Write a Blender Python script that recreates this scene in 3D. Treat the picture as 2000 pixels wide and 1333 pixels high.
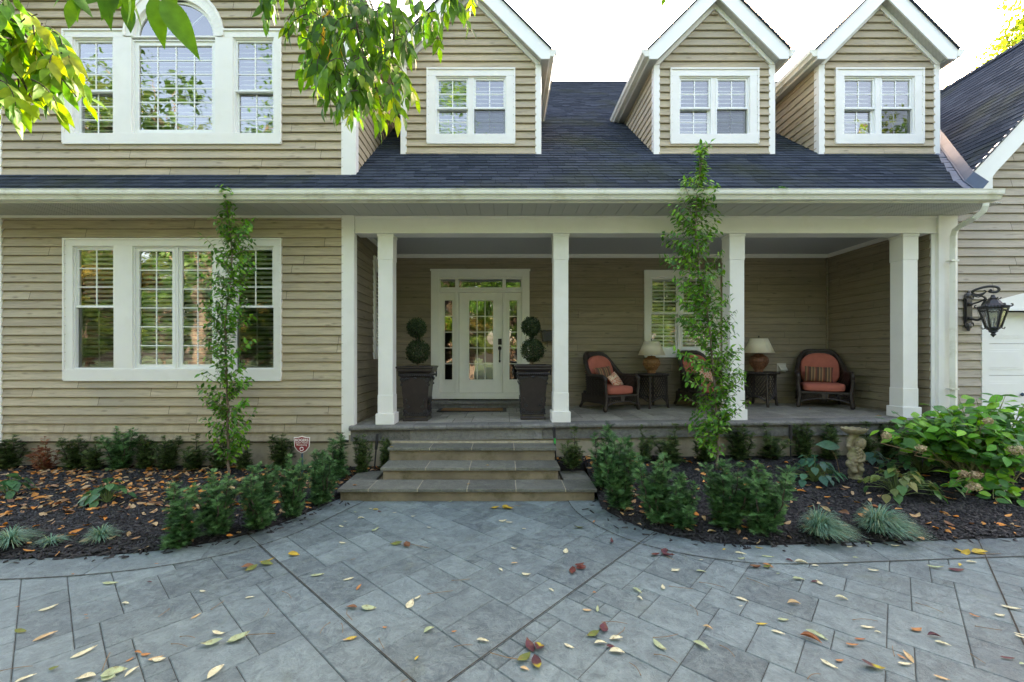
import bpy, math, random
import numpy as np
from mathutils import Vector, Matrix
for o in list(bpy.data.objects): bpy.data.objects.remove(o)
random.seed(7); RNG=np.random.default_rng(7)
R=math.radians
SC=bpy.context.scene; COL=SC.collection
# ---------------- camera, world, sun, exposure ----------------
F=830.0; CX=983.0; CY=695.0; H=1.83
cam=bpy.data.cameras.new('camera'); camo=bpy.data.objects.new('camera',cam); COL.objects.link(camo)
camo.location=(0,0,H); camo.rotation_euler=(R(90),0,0)
cam.sensor_width=36; cam.lens=F/2000*36; cam.shift_x=17/2000; cam.shift_y=28.5/2000
cam.clip_start=.05; cam.clip_end=500
SC.camera=camo
SUN_EL=30.5; SUN_AZ=30
W=bpy.data.worlds.new('World'); SC.world=W; W.use_nodes=True
nt=W.node_tree; nt.nodes.clear()
sky=nt.nodes.new('ShaderNodeTexSky'); sky.sky_type='NISHITA'; sky.sun_disc=False
sky.sun_elevation=R(SUN_EL); sky.sun_rotation=R(SUN_AZ); sky.air_density=1.0; sky.dust_density=4.5; sky.ozone_density=.4; sky.altitude=50
bg=nt.nodes.new('ShaderNodeBackground'); bg.inputs['Strength'].default_value=.15
wo=nt.nodes.new('ShaderNodeOutputWorld')
wb=nt.nodes.new('ShaderNodeMix'); wb.data_type='RGBA'; wb.blend_type='MULTIPLY'; wb.inputs[0].default_value=1; wb.inputs[7].default_value=(1.20,.985,.85,1)
nt.links.new(sky.outputs[0],wb.inputs[6]); nt.links.new(wb.outputs[2],bg.inputs[0]); nt.links.new(bg.outputs[0],wo.inputs[0])
sl=bpy.data.lights.new('sun','SUN'); sl.energy=3.2; sl.angle=R(.6); sl.color=(1,.93,.80)
so=bpy.data.objects.new('sun',sl); COL.objects.link(so); so.rotation_euler=(-R(90-SUN_EL),0,-R(SUN_AZ)); so.location=(0,10,20)
SC.view_settings.view_transform='Standard'; SC.view_settings.look='None'; SC.view_settings.gamma=1
SC.view_settings.use_curve_mapping=False
SC.view_settings.exposure=3.25
SC.render.engine='CYCLES'
SC.cycles.max_bounces=10; SC.cycles.transparent_max_bounces=16; SC.cycles.diffuse_bounces=5

# ---------------- pixel helpers (photo pixel + distance -> place) ----------------
def P(px,py,Y): return Vector(((px-CX)/F*Y, Y, H-(py-CY)/F*Y))
def X_(px,Y): return (px-CX)/F*Y
def Z_(py,Y): return H-(py-CY)/F*Y

# ---------------- materials ----------------
def nd(t,k,**kw):
    n=t.nodes.new(k)
    for a,b in kw.items():
        if a in n.inputs.keys(): n.inputs[a].default_value=b
        else: setattr(n,a,b)
    return n
def newmat(name):
    m=bpy.data.materials.new(name); m.use_nodes=True; t=m.node_tree
    b=t.nodes['Principled BSDF']; return m,t,b
def coords(t,scale=(1,1,1),kind='Object'):
    tc=t.nodes.new('ShaderNodeTexCoord'); mp=t.nodes.new('ShaderNodeMapping'); mp.inputs['Scale'].default_value=scale
    t.links.new(tc.outputs[kind],mp.inputs[0]); return mp.outputs[0]
def noise(t,vec,scale,detail=4,rough=.55,dist=0):
    n=t.nodes.new('ShaderNodeTexNoise'); n.inputs['Scale'].default_value=scale; n.inputs['Detail'].default_value=detail
    n.inputs['Roughness'].default_value=rough; n.inputs['Distortion'].default_value=dist
    t.links.new(vec,n.inputs['Vector']); return n.outputs['Fac']
def ramp(t,fac,stops):
    n=t.nodes.new('ShaderNodeValToRGB'); e=n.color_ramp.elements
    while len(e)<len(stops): e.new(.5)
    for i,(p,c) in enumerate(stops):
        e[i].position=p; e[i].color=(*c,1) if len(c)==3 else c
    t.links.new(fac,n.inputs[0]); return n.outputs[0]
def mixc(t,fac,a,b,mode='MIX'):
    n=t.nodes.new('ShaderNodeMix'); n.data_type='RGBA'; n.blend_type=mode
    for s,v in ((0,fac),(6,a),(7,b)):
        if isinstance(v,(int,float)): n.inputs[s].default_value=v
        elif isinstance(v,tuple): n.inputs[s].default_value=(*v,1)
        else: t.links.new(v,n.inputs[s])
    return n.outputs[2]
def math_(t,op,a,b=None):
    n=t.nodes.new('ShaderNodeMath'); n.operation=op
    for i,v in enumerate((a,b)):
        if v is None: continue
        if isinstance(v,(int,float)): n.inputs[i].default_value=v
        else: t.links.new(v,n.inputs[i])
    return n.outputs[0]
def bump(t,b,h,strength=.3,dist=.01):
    n=t.nodes.new('ShaderNodeBump'); n.inputs['Strength'].default_value=strength; n.inputs['Distance'].default_value=dist
    t.links.new(h,n.inputs['Height']); t.links.new(n.outputs[0],b.inputs['Normal']); return n
def attr(t,name='col'):
    n=t.nodes.new('ShaderNodeAttribute'); n.attribute_name=name; return n
def simple(name,c,rough=.5,var=.12,scale=6,bs=.0,bscale=60,metal=0,spec=.5,dirt=None):
    m,t,b=newmat(name); v=coords(t)
    lo=tuple(x*(1-var) for x in c); hi=tuple(min(1,x*(1+var)) for x in c)
    col=ramp(t,noise(t,v,scale,5),[(.3,lo),(.7,hi)])
    if dirt:
        col=mixc(t,ramp(t,noise(t,v,3.1,6,.65),[(.52,(0,0,0)),(.75,(1,1,1))]),col,dirt)
    t.links.new(col,b.inputs['Base Color']); b.inputs['Roughness'].default_value=rough; b.inputs['Metallic'].default_value=metal
    b.inputs['Specular IOR Level'].default_value=spec
    if bs: bump(t,b,noise(t,v,bscale,4),bs,.005)
    return m
M={}
M['white']=simple('white_paint',(.80,.79,.75),.45,.03,2.5,.08,90,dirt=(.75,.735,.68))
M['vinyl']=simple('vinyl_white',(.80,.81,.79),.35,.02)
M['gutter']=simple('gutter_white',(.74,.74,.66),.35,.05,1.6,dirt=(.52,.50,.38))
M['doorpaint']=simple('door_paint',(.76,.75,.68),.4,.03)
M['ceiling']=simple('ceiling_paint',(.50,.51,.52),.5,.05)
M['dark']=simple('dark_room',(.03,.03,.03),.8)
M['blind']=simple('blind_slat',(.86,.86,.80),.5,.04)
M['black']=simple('black_iron',(.018,.018,.02),.38,.3,20,.3,120,spec=.6)
M['bronze']=simple('planter_bronze',(.020,.013,.012),.36,.45,9,.3,40,spec=.5,dirt=(.034,.024,.02))
M['wicker']=simple('wicker',(.030,.021,.017),.5,.4,60,.6,150)
M['cane']=simple('cane',(.30,.15,.055),.5,.4,30,.4,120)
M['canedark']=simple('cane_dark',(.17,.075,.035),.5,.4,30,.4,120)
M['coral']=simple('coral_cloth',(.42,.125,.085),.85,.10,12,.4,300)
M['shade']=simple('lamp_shade',(.66,.60,.45),.8,.05,5,.2,300,dirt=(.56,.46,.30))
M['foundation']=simple('foundation',(.33,.29,.21),.85,.14,3,.5,35,dirt=(.22,.19,.13))
M['bark']=simple('bark',(.16,.12,.085),.85,.3,30,.7,80)
M['barkdark']=simple('bark_dark',(.055,.042,.03),.85,.3,14,.8,40)
M['twig']=simple('twig',(.20,.13,.06),.7,.3,30)
M['soil']=simple('mulch_soil',(.006,.0055,.005),.95,.5,60,1,80)
M['stone_statue']=None
M['mat_rubber']=simple('mat_rubber',(.015,.015,.015),.7)
M['coir']=simple('coir',(.21,.11,.04),.95,.25,90,.8,300)
M['metal']=simple('flashing',(.065,.10,.145),.6,.2,2.5,.15,8,metal=0,spec=.1)
M['handle']=simple('handle_bronze',(.02,.015,.012),.35,.2,metal=.6)
M['green_plastic']=simple('green_plastic',(.02,.30,.05),.5)
M['lawn']=simple('lawn_ground',(.045,.075,.02),.95,.3,2.5,1,50)
M['asphalt']=simple('asphalt',(.055,.055,.055),.9,.2,8,.6,120)
M['paper']=simple('sign_white',(.75,.73,.70),.5,.03)
M['signred']=simple('sign_red',(.22,.025,.03),.45,.05)
M['outlet']=simple('vent_plastic',(.55,.52,.44),.5,.05)

def siding_mat(name,c,grey,warm):
    m,t,b=newmat(name)
    v=coords(t,(.9,.9,17)); v1=coords(t); vk=coords(t,(1.0,1.0,3.2))
    a=attr(t,'col')
    sep=t.nodes.new('ShaderNodeSeparateColor'); t.links.new(a.outputs['Color'],sep.inputs[0])
    # per-board offset so the grain differs from board to board
    off=t.nodes.new('ShaderNodeVectorMath'); off.operation='ADD'; t.links.new(v,off.inputs[0])
    sc=t.nodes.new('ShaderNodeVectorMath'); sc.operation='SCALE'; sc.inputs['Scale'].default_value=37; t.links.new(a.outputs['Color'],sc.inputs[0]); t.links.new(sc.outputs[0],off.inputs[1])
    g=noise(t,off.outputs[0],2.2,7,.65,.6)
    col=ramp(t,g,[(.31,tuple(x*.42 for x in c)),(.46,c),(.66,tuple(min(1,x*1.38) for x in c))])
    col=mixc(t,ramp(t,noise(t,v1,.9,5,.6),[(.42,(0,0,0)),(.68,(1,1,1))]),col,grey)
    col=mixc(t,.42,col,mixc(t,sep.outputs[0],tuple(x*.70 for x in c),warm))
    # knots
    off2=t.nodes.new('ShaderNodeVectorMath'); off2.operation='ADD'; t.links.new(vk,off2.inputs[0]); t.links.new(sc.outputs[0],off2.inputs[1])
    vo=t.nodes.new('ShaderNodeTexVoronoi'); vo.inputs['Scale'].default_value=2.6; t.links.new(off2.outputs[0],vo.inputs['Vector'])
    kn=ramp(t,vo.outputs['Distance'],[(.05,(1,1,1)),(.17,(0,0,0))])
    col=mixc(t,math_(t,'MULTIPLY',kn,.6),col,tuple(x*.38 for x in c))
    # dark streaks
    st=ramp(t,noise(t,coords(t,(1.6,1.6,30)),1.7,3,.5,1.5),[(.62,(0,0,0)),(.74,(1,1,1))])
    col=mixc(t,math_(t,'MULTIPLY',st,.6),col,tuple(x*.5 for x in c))
    sx=t.nodes.new('ShaderNodeSeparateXYZ'); t.links.new(v1,sx.inputs[0])
    zz=ramp(t,sx.outputs[2],[(.55,(1,1,1)),(1.0,(0,0,0))])
    col=mixc(t,math_(t,'MULTIPLY',math_(t,'MULTIPLY',zz,ramp(t,noise(t,coords(t,(3,3,1.2)),2.2,6,.7),[(.42,(0,0,0)),(.62,(1,1,1))])),.6),col,tuple(x*.55 for x in c))
    t.links.new(col,b.inputs['Base Color']); b.inputs['Roughness'].default_value=.72; b.inputs['Specular IOR Level'].default_value=.3
    bump(t,b,noise(t,off.outputs[0],9,6,.7,.4),.5,.006)
    return m
M['siding']=siding_mat('siding_stain',(.43,.36,.245),(.35,.315,.25),(.50,.43,.30))
M['siding_porch']=siding_mat('siding_stain_darker',(.27,.225,.155),(.21,.18,.13),(.31,.26,.185))  # same siding colours, evenly darker, for the porch walls and corner trim
M['siding_grey']=siding_mat('siding_stain_weathered',(.42,.37,.29),(.35,.32,.27),(.48,.43,.35))

def shingle_mat():
    m,t,b=newmat('shingle'); v=coords(t); a=attr(t,'col')
    sep=t.nodes.new('ShaderNodeSeparateColor'); t.links.new(a.outputs['Color'],sep.inputs[0])
    col=mixc(t,sep.outputs[0],(.018,.023,.031),(.064,.075,.094))
    col=mixc(t,.5,col,ramp(t,noise(t,v,160,3,.8),[(.35,(.010,.013,.020)),(.7,(.105,.128,.165))]))
    moss=ramp(t,noise(t,v,.55,6,.6),[(.53,(0,0,0)),(.68,(1,1,1))])
    col=mixc(t,math_(t,'MULTIPLY',moss,.45),col,(.055,.062,.025))
    t.links.new(col,b.inputs['Base Color']); b.inputs['Roughness'].default_value=1; b.inputs['Specular IOR Level'].default_value=0
    bump(t,b,noise(t,v,120,3,.8),.7,.004); return m
M['shingle']=shingle_mat()
def paving_mat(name,base,blue,brown,rough=.62):
    m,t,b=newmat(name); v=coords(t); a=attr(t,'col')
    sep=t.nodes.new('ShaderNodeSeparateColor'); t.links.new(a.outputs['Color'],sep.inputs[0])
    n1=noise(t,v,2.2,8,.62,.3); n2=noise(t,v,11,8,.7,.8); n3=noise(t,v,.8,4,.5)
    col=ramp(t,n1,[(.32,tuple(x*.5 for x in base)),(.5,base),(.68,tuple(x*1.5 for x in base))])
    col=mixc(t,ramp(t,n3,[(.38,(0,0,0)),(.62,(1,1,1))]),col,mixc(t,n2,tuple(x*.6 for x in blue),tuple(x*1.45 for x in blue)))
    col=mixc(t,.66,col,mixc(t,ramp(t,n2,[(.37,(0,0,0)),(.63,(1,1,1))]),tuple(x*.36 for x in blue),tuple(x*1.75 for x in base)))
    vein=ramp(t,noise(t,v,4.5,6,.7,1.6),[(.47,(0,0,0)),(.50,(1,1,1)),(.53,(0,0,0))])
    col=mixc(t,math_(t,'MULTIPLY',vein,.55),col,tuple(min(1,x*1.9) for x in base))
    pit=ramp(t,noise(t,v,26,5,.7),[(.33,(1,1,1)),(.41,(0,0,0))])
    col=mixc(t,math_(t,'MULTIPLY',pit,.75),col,tuple(x*.28 for x in base))
    big=ramp(t,noise(t,v,3.1,7,.68,.9),[(.44,(0,0,0)),(.60,(1,1,1))])
    col=mixc(t,math_(t,'MULTIPLY',big,.42),col,tuple(x*.45 for x in blue))
    col=mixc(t,math_(t,'MULTIPLY',ramp(t,noise(t,v,1.6,7,.7,1),[(.58,(0,0,0)),(.72,(1,1,1))]),.5),col,brown)
    col=mixc(t,.42,col,mixc(t,sep.outputs[0],tuple(x*.5 for x in base),tuple(x*1.45 for x in base)))
    t.links.new(col,b.inputs['Base Color'])
    rr=ramp(t,n2,[(.3,(rough-.17,)*3),(.7,(rough+.15,)*3)]); t.links.new(rr,b.inputs['Roughness'])
    h=math_(t,'ADD',math_(t,'MULTIPLY',n2,1.0),math_(t,'MULTIPLY',noise(t,v,5,9,.75,1.2),1.6))
    bump(t,b,h,.9,.02); return m
M['paving']=paving_mat('stamped_concrete',(.152,.192,.184),(.116,.168,.200),(.120,.13,.06))
M['porchstone']=paving_mat('porch_stone',(.30,.28,.235),(.27,.26,.235),(.20,.17,.12))
M['capstone']=paving_mat('cap_stone',(.17,.165,.15),(.15,.155,.15),(.09,.08,.05),.7)
M['bluestone']=paving_mat('bluestone',(.150,.150,.118),(.135,.145,.125),(.12,.105,.06),.7)
M['riser']=simple('riser_concrete',(.20,.165,.11),.85,.35,2.2,.6,30,dirt=(.07,.062,.022))
M['joint']=simple('joint_dirt',(.040,.036,.025),.95,.4,20)
M['mortar']=simple('mortar',(.36,.32,.23),.9,.2,20)
def soffit_mat():
    m,t,b=newmat('soffit_vinyl'); v=coords(t,(1,1,1))
    s=t.nodes.new('ShaderNodeSeparateXYZ'); t.links.new(v,s.inputs[0])
    def lat(o,k): return math_(t,'SINE',math_(t,'MULTIPLY',o,k))
    d=math_(t,'MULTIPLY',lat(s.outputs[0],260),lat(s.outputs[1],260))
    h=ramp(t,d,[(.45,(0,0,0)),(.62,(1,1,1))])
    col=mixc(t,h,(.50,.50,.46),(.10,.10,.10)); t.links.new(col,b.inputs['Base Color']); b.inputs['Roughness'].default_value=.45
    return m
M['soffit']=soffit_mat()
def glass_mat(name,wave=.3,tint=(.80,.86,.84),base=.15,k=2.0):
    m,t,b=newmat(name); t.nodes.remove(b)
    out=[n for n in t.nodes if n.type=='OUTPUT_MATERIAL'][0]
    tr=nd(t,'ShaderNodeBsdfTransparent'); tr.inputs[0].default_value=(*tint,1)
    gl=nd(t,'ShaderNodeBsdfGlossy'); gl.inputs['Roughness'].default_value=.0; gl.inputs[0].default_value=(1,1,.96,1)
    fr=nd(t,'ShaderNodeFresnel'); fr.inputs[0].default_value=1.5
    f=math_(t,'ADD',math_(t,'MULTIPLY',fr.outputs[0],k),base)
    mx=nd(t,'ShaderNodeMixShader'); t.links.new(f,mx.inputs[0]); t.links.new(tr.outputs[0],mx.inputs[1]); t.links.new(gl.outputs[0],mx.inputs[2])
    t.links.new(mx.outputs[0],out.inputs[0])
    bp=nd(t,'ShaderNodeBump'); bp.inputs['Strength'].default_value=wave; bp.inputs['Distance'].default_value=.004
    t.links.new(noise(t,coords(t),3.2,2,.4,.4),bp.inputs['Height']); t.links.new(bp.outputs[0],gl.inputs['Normal'])
    return m
M['glass']=glass_mat('window_glass',.55,(.92,.95,.94),.12,1.8)
M['glass_screen']=glass_mat('screened_glass',.3,(.45,.47,.47),.03,1.1)
M['lantern_glass']=glass_mat('lantern_glass',.5,(.72,.75,.72),.08,1.5)
def leaf_mat(name,rough=.5,trans=.35,gain=1.0,spots=False):
    m,t,b=newmat(name); a=attr(t,'col')
    b.inputs['Roughness'].default_value=rough; b.inputs['Specular IOR Level'].default_value=.35
    n=noise(t,coords(t),45,3)
    c=mixc(t,1.0,a.outputs['Color'],ramp(t,n,[(.3,(.78,.78,.78)),(.7,(1.15,1.15,1.15))]),'MULTIPLY')
    if spots: c=mixc(t,math_(t,'MULTIPLY',ramp(t,noise(t,coords(t,(1,1,1),'Object'),4.5,5,.65),[(.52,(0,0,0)),(.66,(1,1,1))]),.6),c,(.16,.085,.03))
    t.links.new(c,b.inputs['Base Color'])
    out=[x for x in t.nodes if x.type=='OUTPUT_MATERIAL'][0]
    tl=nd(t,'ShaderNodeBsdfTranslucent')
    hs=nd(t,'ShaderNodeHueSaturation'); hs.inputs['Hue'].default_value=.495; hs.inputs['Saturation'].default_value=1.1; hs.inputs['Value'].default_value=1.5*gain
    t.links.new(c,hs.inputs['Color']); t.links.new(hs.outputs[0],tl.inputs[0])
    mx=nd(t,'ShaderNodeMixShader'); mx.inputs[0].default_value=trans
    t.links.new(b.outputs[0],mx.inputs[1]); t.links.new(tl.outputs[0],mx.inputs[2]); t.links.new(mx.outputs[0],out.inputs[0])
    return m
M['leaf']=leaf_mat('leaf',.45,.3); M['leaf_thin']=leaf_mat('leaf_thin',.5,.5,.8); M['needle']=leaf_mat('needle',.55,.15)
M['dryleaf']=leaf_mat('dry_leaf',.7,.1,spots=True)
def chip_mat():
    m,t,b=newmat('mulch_chip'); a=attr(t,'col'); t.links.new(a.outputs['Color'],b.inputs['Base Color']); b.inputs['Roughness'].default_value=.65
    b.inputs['Specular IOR Level'].default_value=.45
    bump(t,b,noise(t,coords(t,(1,1,1)),110,3),.8,.003); return m
M['chip']=chip_mat()
def statue_mat():
    m,t,b=newmat('statue_stone'); v=coords(t)
    c=ramp(t,noise(t,v,14,6,.7),[(.3,(.12,.105,.055)),(.5,(.21,.18,.105)),(.7,(.28,.245,.155))])
    c=mixc(t,ramp(t,noise(t,v,6,5,.6),[(.5,(0,0,0)),(.7,(1,1,1))]),c,(.20,.22,.07))
    t.links.new(c,b.inputs['Base Color']); b.inputs['Roughness'].default_value=.9; bump(t,b,noise(t,v,60,5,.7),.6,.006); return m
M['stone_statue']=statue_mat()
def stripe_mat():
    m,t,b=newmat('striped_cloth'); v=coords(t)
    s=t.nodes.new('ShaderNodeSeparateXYZ'); t.links.new(v,s.inputs[0])
    f=math_(t,'FRACT',math_(t,'MULTIPLY',math_(t,'ADD',s.outputs[0],1.0),8.3))
    c=ramp(t,f,[(.0,(.085,.045,.03)),(.30,(.085,.045,.03)),(.34,(.33,.20,.09)),(.42,(.33,.20,.09)),(.46,(.13,.08,.045)),(.70,(.13,.08,.045)),(.74,(.40,.22,.10)),(.8,(.40,.22,.10)),(.84,(.17,.05,.03))])
    t.links.new(c,b.inputs['Base Color']); b.inputs['Roughness'].default_value=.85; bump(t,b,noise(t,v,300,2),.4,.002); return m
M['stripe']=stripe_mat()
def floral_mat():
    m,t,b=newmat('floral_cloth'); v=coords(t)
    vo=t.nodes.new('ShaderNodeTexVoronoi'); vo.feature='DISTANCE_TO_EDGE'; vo.inputs['Scale'].default_value=26; t.links.new(v,vo.inputs['Vector'])
    c=ramp(t,vo.outputs['Distance'],[(.08,(.70,.58,.42)),(.16,(.52,.12,.06))])
    t.links.new(c,b.inputs['Base Color']); b.inputs['Roughness'].default_value=.85; return m
M['floral']=floral_mat()
def bead_mat():
    m,t,b=newmat('beadboard'); v=coords(t)
    s=t.nodes.new('ShaderNodeSeparateXYZ'); t.links.new(v,s.inputs[0])
    f=math_(t,'FRACT',math_(t,'MULTIPLY',s.outputs[1],17.0))
    g=ramp(t,f,[(.0,(0,0,0)),(.07,(1,1,1)),(.93,(1,1,1)),(1,(0,0,0))])
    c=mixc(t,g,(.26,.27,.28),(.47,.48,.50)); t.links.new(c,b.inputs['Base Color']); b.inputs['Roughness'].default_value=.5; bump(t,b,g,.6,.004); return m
M['bead']=bead_mat()

# ---------------- mesh builder ----------------
ROOTLOC={}
def tag(o,label=None,cat=None,group=None,kind=None):
    if label: o['label']=label
    if cat: o['category']=cat
    if group: o['group']=group
    if kind: o['kind']=kind
    return o
def empty(name,loc,label,cat,group=None,rz=0):
    o=bpy.data.objects.new(name,None); o.empty_display_size=.1; COL.objects.link(o); o.location=loc; o.rotation_euler=(0,0,rz)
    tag(o,label,cat,group); ROOTLOC[o.name]=Vector(loc); return o
def link(name,me,mats,parent=None,loc=None):
    o=bpy.data.objects.new(name,me); COL.objects.link(o)
    for m in (mats if isinstance(mats,(list,tuple)) else [mats]): me.materials.append(M[m] if isinstance(m,str) else m)
    if parent is not None: o.parent=parent
    if loc is not None: o.location=loc
    return o
class MB:
    def __init__(s): s.v=[]; s.f=[]; s.mi=[]; s.c=[]; s.usec=False
    def add(s,vs,fs,mi=0,c=None):
        n=len(s.v); s.v+= [tuple(x) for x in vs]; s.f+=[tuple(i+n for i in f) for f in fs]; s.mi+=[mi]*len(fs)
        if c is not None: s.usec=True
        s.c+=[c if c is not None else (.5,.5,.5)]*len(vs)
    def box(s,x0,x1,y0,y1,z0,z1,mi=0,c=None):
        if x0>x1:x0,x1=x1,x0
        if y0>y1:y0,y1=y1,y0
        if z0>z1:z0,z1=z1,z0
        s.add([(x0,y0,z0),(x1,y0,z0),(x1,y1,z0),(x0,y1,z0),(x0,y0,z1),(x1,y0,z1),(x1,y1,z1),(x0,y1,z1)],
          [(0,3,2,1),(4,5,6,7),(0,1,5,4),(1,2,6,5),(2,3,7,6),(3,0,4,7)],mi,c)
    def pbox(s,pl,u0,u1,w0,w1,d0,d1,mi=0,c=None):
        vs=[pl(u,w,d) for d in (d0,d1) for (u,w) in ((u0,w0),(u1,w0),(u1,w1),(u0,w1))]
        s.add(vs,[(0,3,2,1),(4,5,6,7),(0,1,5,4),(1,2,6,5),(2,3,7,6),(3,0,4,7)],mi,c)
    def prism(s,poly,axisfn,d0,d1,mi=0):
        n=len(poly); vs=[axisfn(u,w,d0) for u,w in poly]+[axisfn(u,w,d1) for u,w in poly]
        fs=[tuple(range(n))[::-1],tuple(range(n,2*n))]+[(i,(i+1)%n,n+(i+1)%n,n+i) for i in range(n)]
        s.add(vs,fs,mi)
    def tube(s,pts,rad,n=8,mi=0,cap=True,c=None,sq=1.0):
        pts=[Vector(p) for p in pts]; k=len(pts)
        if not isinstance(rad,(list,tuple)): rad=[rad]*k
        rings=[]; up=None
        for i,p in enumerate(pts):
            d=(pts[min(i+1,k-1)]-pts[max(i-1,0)])
            if d.length<1e-9: d=Vector((0,0,1))
            d.normalize()
            if up is None: up=Vector((0,0,1)) if abs(d.z)<.9 else Vector((1,0,0))
            a=d.cross(up)
            if a.length<1e-4: a=d.cross(Vector((0,1,0)))
            a.normalize(); b=a.cross(d).normalized(); up=b
            rings.append([p+a*math.cos(2*math.pi*j/n)*rad[i]+b*math.sin(2*math.pi*j/n)*rad[i]*sq for j in range(n)])
        vs=[v for r in rings for v in r]; fs=[]
        for i in range(k-1):
            for j in range(n):
                fs.append((i*n+j,i*n+(j+1)%n,(i+1)*n+(j+1)%n,(i+1)*n+j))
        if cap: fs.append(tuple(range(n))[::-1]); fs.append(tuple((k-1)*n+j for j in range(n)))
        s.add(vs,fs,mi,c)
    def lathe(s,prof,c=(0,0,0),n=20,mi=0,sq=None,ph=0,tw=None):
        vs=[];k=len(prof)
        for (r,z) in prof:
            for j in range(n):
                a=2*math.pi*j/n+ph
                q=1
                if sq: q=1/max(abs(math.cos(a)),abs(math.sin(a)))**sq
                vs.append((c[0]+r*q*math.cos(a),c[1]+r*q*math.sin(a),c[2]+z))
        fs=[(i*n+j,i*n+(j+1)%n,(i+1)*n+(j+1)%n,(i+1)*n+j) for i in range(k-1) for j in range(n)]
        fs.append(tuple(range(n))[::-1]); fs.append(tuple((k-1)*n+j for j in range(n)))
        s.add(vs,fs,mi)
    def ball(s,c,r,n=10,m=7,mi=0,e=1.0,mat=None):
        rx,ry,rz=(r,r,r) if isinstance(r,(int,float)) else r
        vs=[];fs=[]
        def sp(x): return math.copysign(abs(x)**e,x)
        for i in range(m+1):
            th=math.pi*i/m
            for j in range(n):
                ph=2*math.pi*j/n
                v=Vector((rx*sp(math.sin(th))*sp(math.cos(ph)),ry*sp(math.sin(th))*sp(math.sin(ph)),rz*sp(math.cos(th))))
                if mat: v=mat@v
                vs.append(v+Vector(c))
        for i in range(m):
            for j in range(n):
                a,b2,c2,d=i*n+j,i*n+(j+1)%n,(i+1)*n+(j+1)%n,(i+1)*n+j
                fs.append((d,c2,b2,a))
        s.add(vs,fs,mi)
    def build(s,name,mats,parent=None,smooth=False,off=None,bevel=0,world=True):
        me=bpy.data.meshes.new(name)
        if off is None:
            off=Vector((0,0,0))
            if parent is not None and world:
                p=parent
                while p.parent: p=p.parent
                off=ROOTLOC.get(p.name,Vector((0,0,0)))
        v=[(a[0]-off[0],a[1]-off[1],a[2]-off[2]) for a in s.v]
        me.from_pydata(v,[],s.f); me.update()
        ml=mats if isinstance(mats,(list,tuple)) else [mats]
        if len(ml)>1: me.polygons.foreach_set('material_index',s.mi)
        if s.usec:
            at=me.color_attributes.new('col','FLOAT_COLOR','POINT')
            arr=np.ones((len(s.v),4),dtype=np.float32); arr[:,:3]=np.array(s.c,dtype=np.float32); at.data.foreach_set('color',arr.ravel())
        if smooth: me.polygons.foreach_set('use_smooth',[True]*len(me.polygons))
        me.validate()
        o=link(name,me,mats,parent)
        if bevel:
            b=o.modifiers.new('bevel','BEVEL'); b.width=bevel; b.segments=2; b.limit_method='ANGLE'; b.angle_limit=R(40)
        return o
def npmesh(V,Fc,C=None,smooth=False):
    me=bpy.data.meshes.new('m'); V=np.asarray(V,dtype=np.float32); Fc=np.asarray(Fc,dtype=np.int32)
    k=Fc.shape[1]
    me.vertices.add(len(V)); me.vertices.foreach_set('co',V.ravel())
    me.loops.add(Fc.size); me.loops.foreach_set('vertex_index',Fc.ravel())
    me.polygons.add(len(Fc)); me.polygons.foreach_set('loop_start',np.arange(0,Fc.size,k,dtype=np.int32)); me.polygons.foreach_set('loop_total',np.full(len(Fc),k,dtype=np.int32))
    me.update(calc_edges=True)
    if C is not None:
        at=me.color_attributes.new('col','FLOAT_COLOR','POINT'); a=np.ones((len(V),4),dtype=np.float32); a[:,:3]=C; at.data.foreach_set('color',a.ravel())
    if smooth: me.polygons.foreach_set('use_smooth',np.ones(len(Fc),dtype=bool))
    return me
def leaf_t(w=.2,fold=.06,curve=.15,n=4,widest=.4,tipd=0):
    """leaf of length 1 along x, triangles"""
    sp=[];L=[];Rr=[]
    for i in range(n+1):
        t=i/n; x=t; z=-curve*t*t
        if t<widest: ww=w*math.sin(math.pi/2*t/widest)**.8 if t>0 else 0
        else: ww=w*math.cos(math.pi/2*(t-widest)/(1-widest))**1.15 if t<1 else 0
        sp.append((x,0,z)); L.append((x,ww,z+fold*ww/w if ww else z)); Rr.append((x,-ww,z+fold*ww/w if ww else z))
    V=sp+L[1:-1]+Rr[1:-1]; a=n+1; b=n+1+(n-1); Fs=[]
    Li=lambda i: a+i-1; Ri=lambda i: b+i-1
    Fs+=[(0,1,Li(1)),(0,Ri(1),1)]
    for i in range(1,n-1):
        Fs+=[(i,i+1,Li(i+1)),(i,Li(i+1),Li(i)),(i,Ri(i+1),i+1),(i,Ri(i),Ri(i+1))]
    Fs+=[(n-1,n,Li(n-1)),(n-1,Ri(n-1),n)]
    return np.array(V),np.array(Fs)
def basis(d,up):
    """d (n,3) directions, up (n,3) approximate normals -> rotation matrices with columns x,y,z"""
    d=d/np.linalg.norm(d,axis=1,keepdims=True)
    y=np.cross(up,d); ln=np.linalg.norm(y,axis=1,keepdims=True); y=np.where(ln<1e-4,np.array([[1,0,0]]),y/np.maximum(ln,1e-6))
    z=np.cross(d,y); return np.stack([d,y,z],axis=2)
def scat(tm,Rm,T,S,C):
    V,Fc=tm; n=len(T); S=np.asarray(S)
    if S.ndim==1: S=np.repeat(S[:,None],3,1)
    VV=np.einsum('nij,nkj->nki',Rm,V[None]*S[:,None,:])+T[:,None,:]
    FF=Fc[None]+(np.arange(n)*len(V))[:,None,None]
    CC=np.repeat(C,len(V),axis=0)
    return VV.reshape(-1,3),FF.reshape(-1,Fc.shape[1]),CC
def joinp(parts):
    V=[];Fc=[];C=[];o=0
    for v,f,c in parts: V.append(v);Fc.append(f+o);C.append(c);o+=len(v)
    return np.concatenate(V),np.concatenate(Fc),np.concatenate(C)
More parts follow.
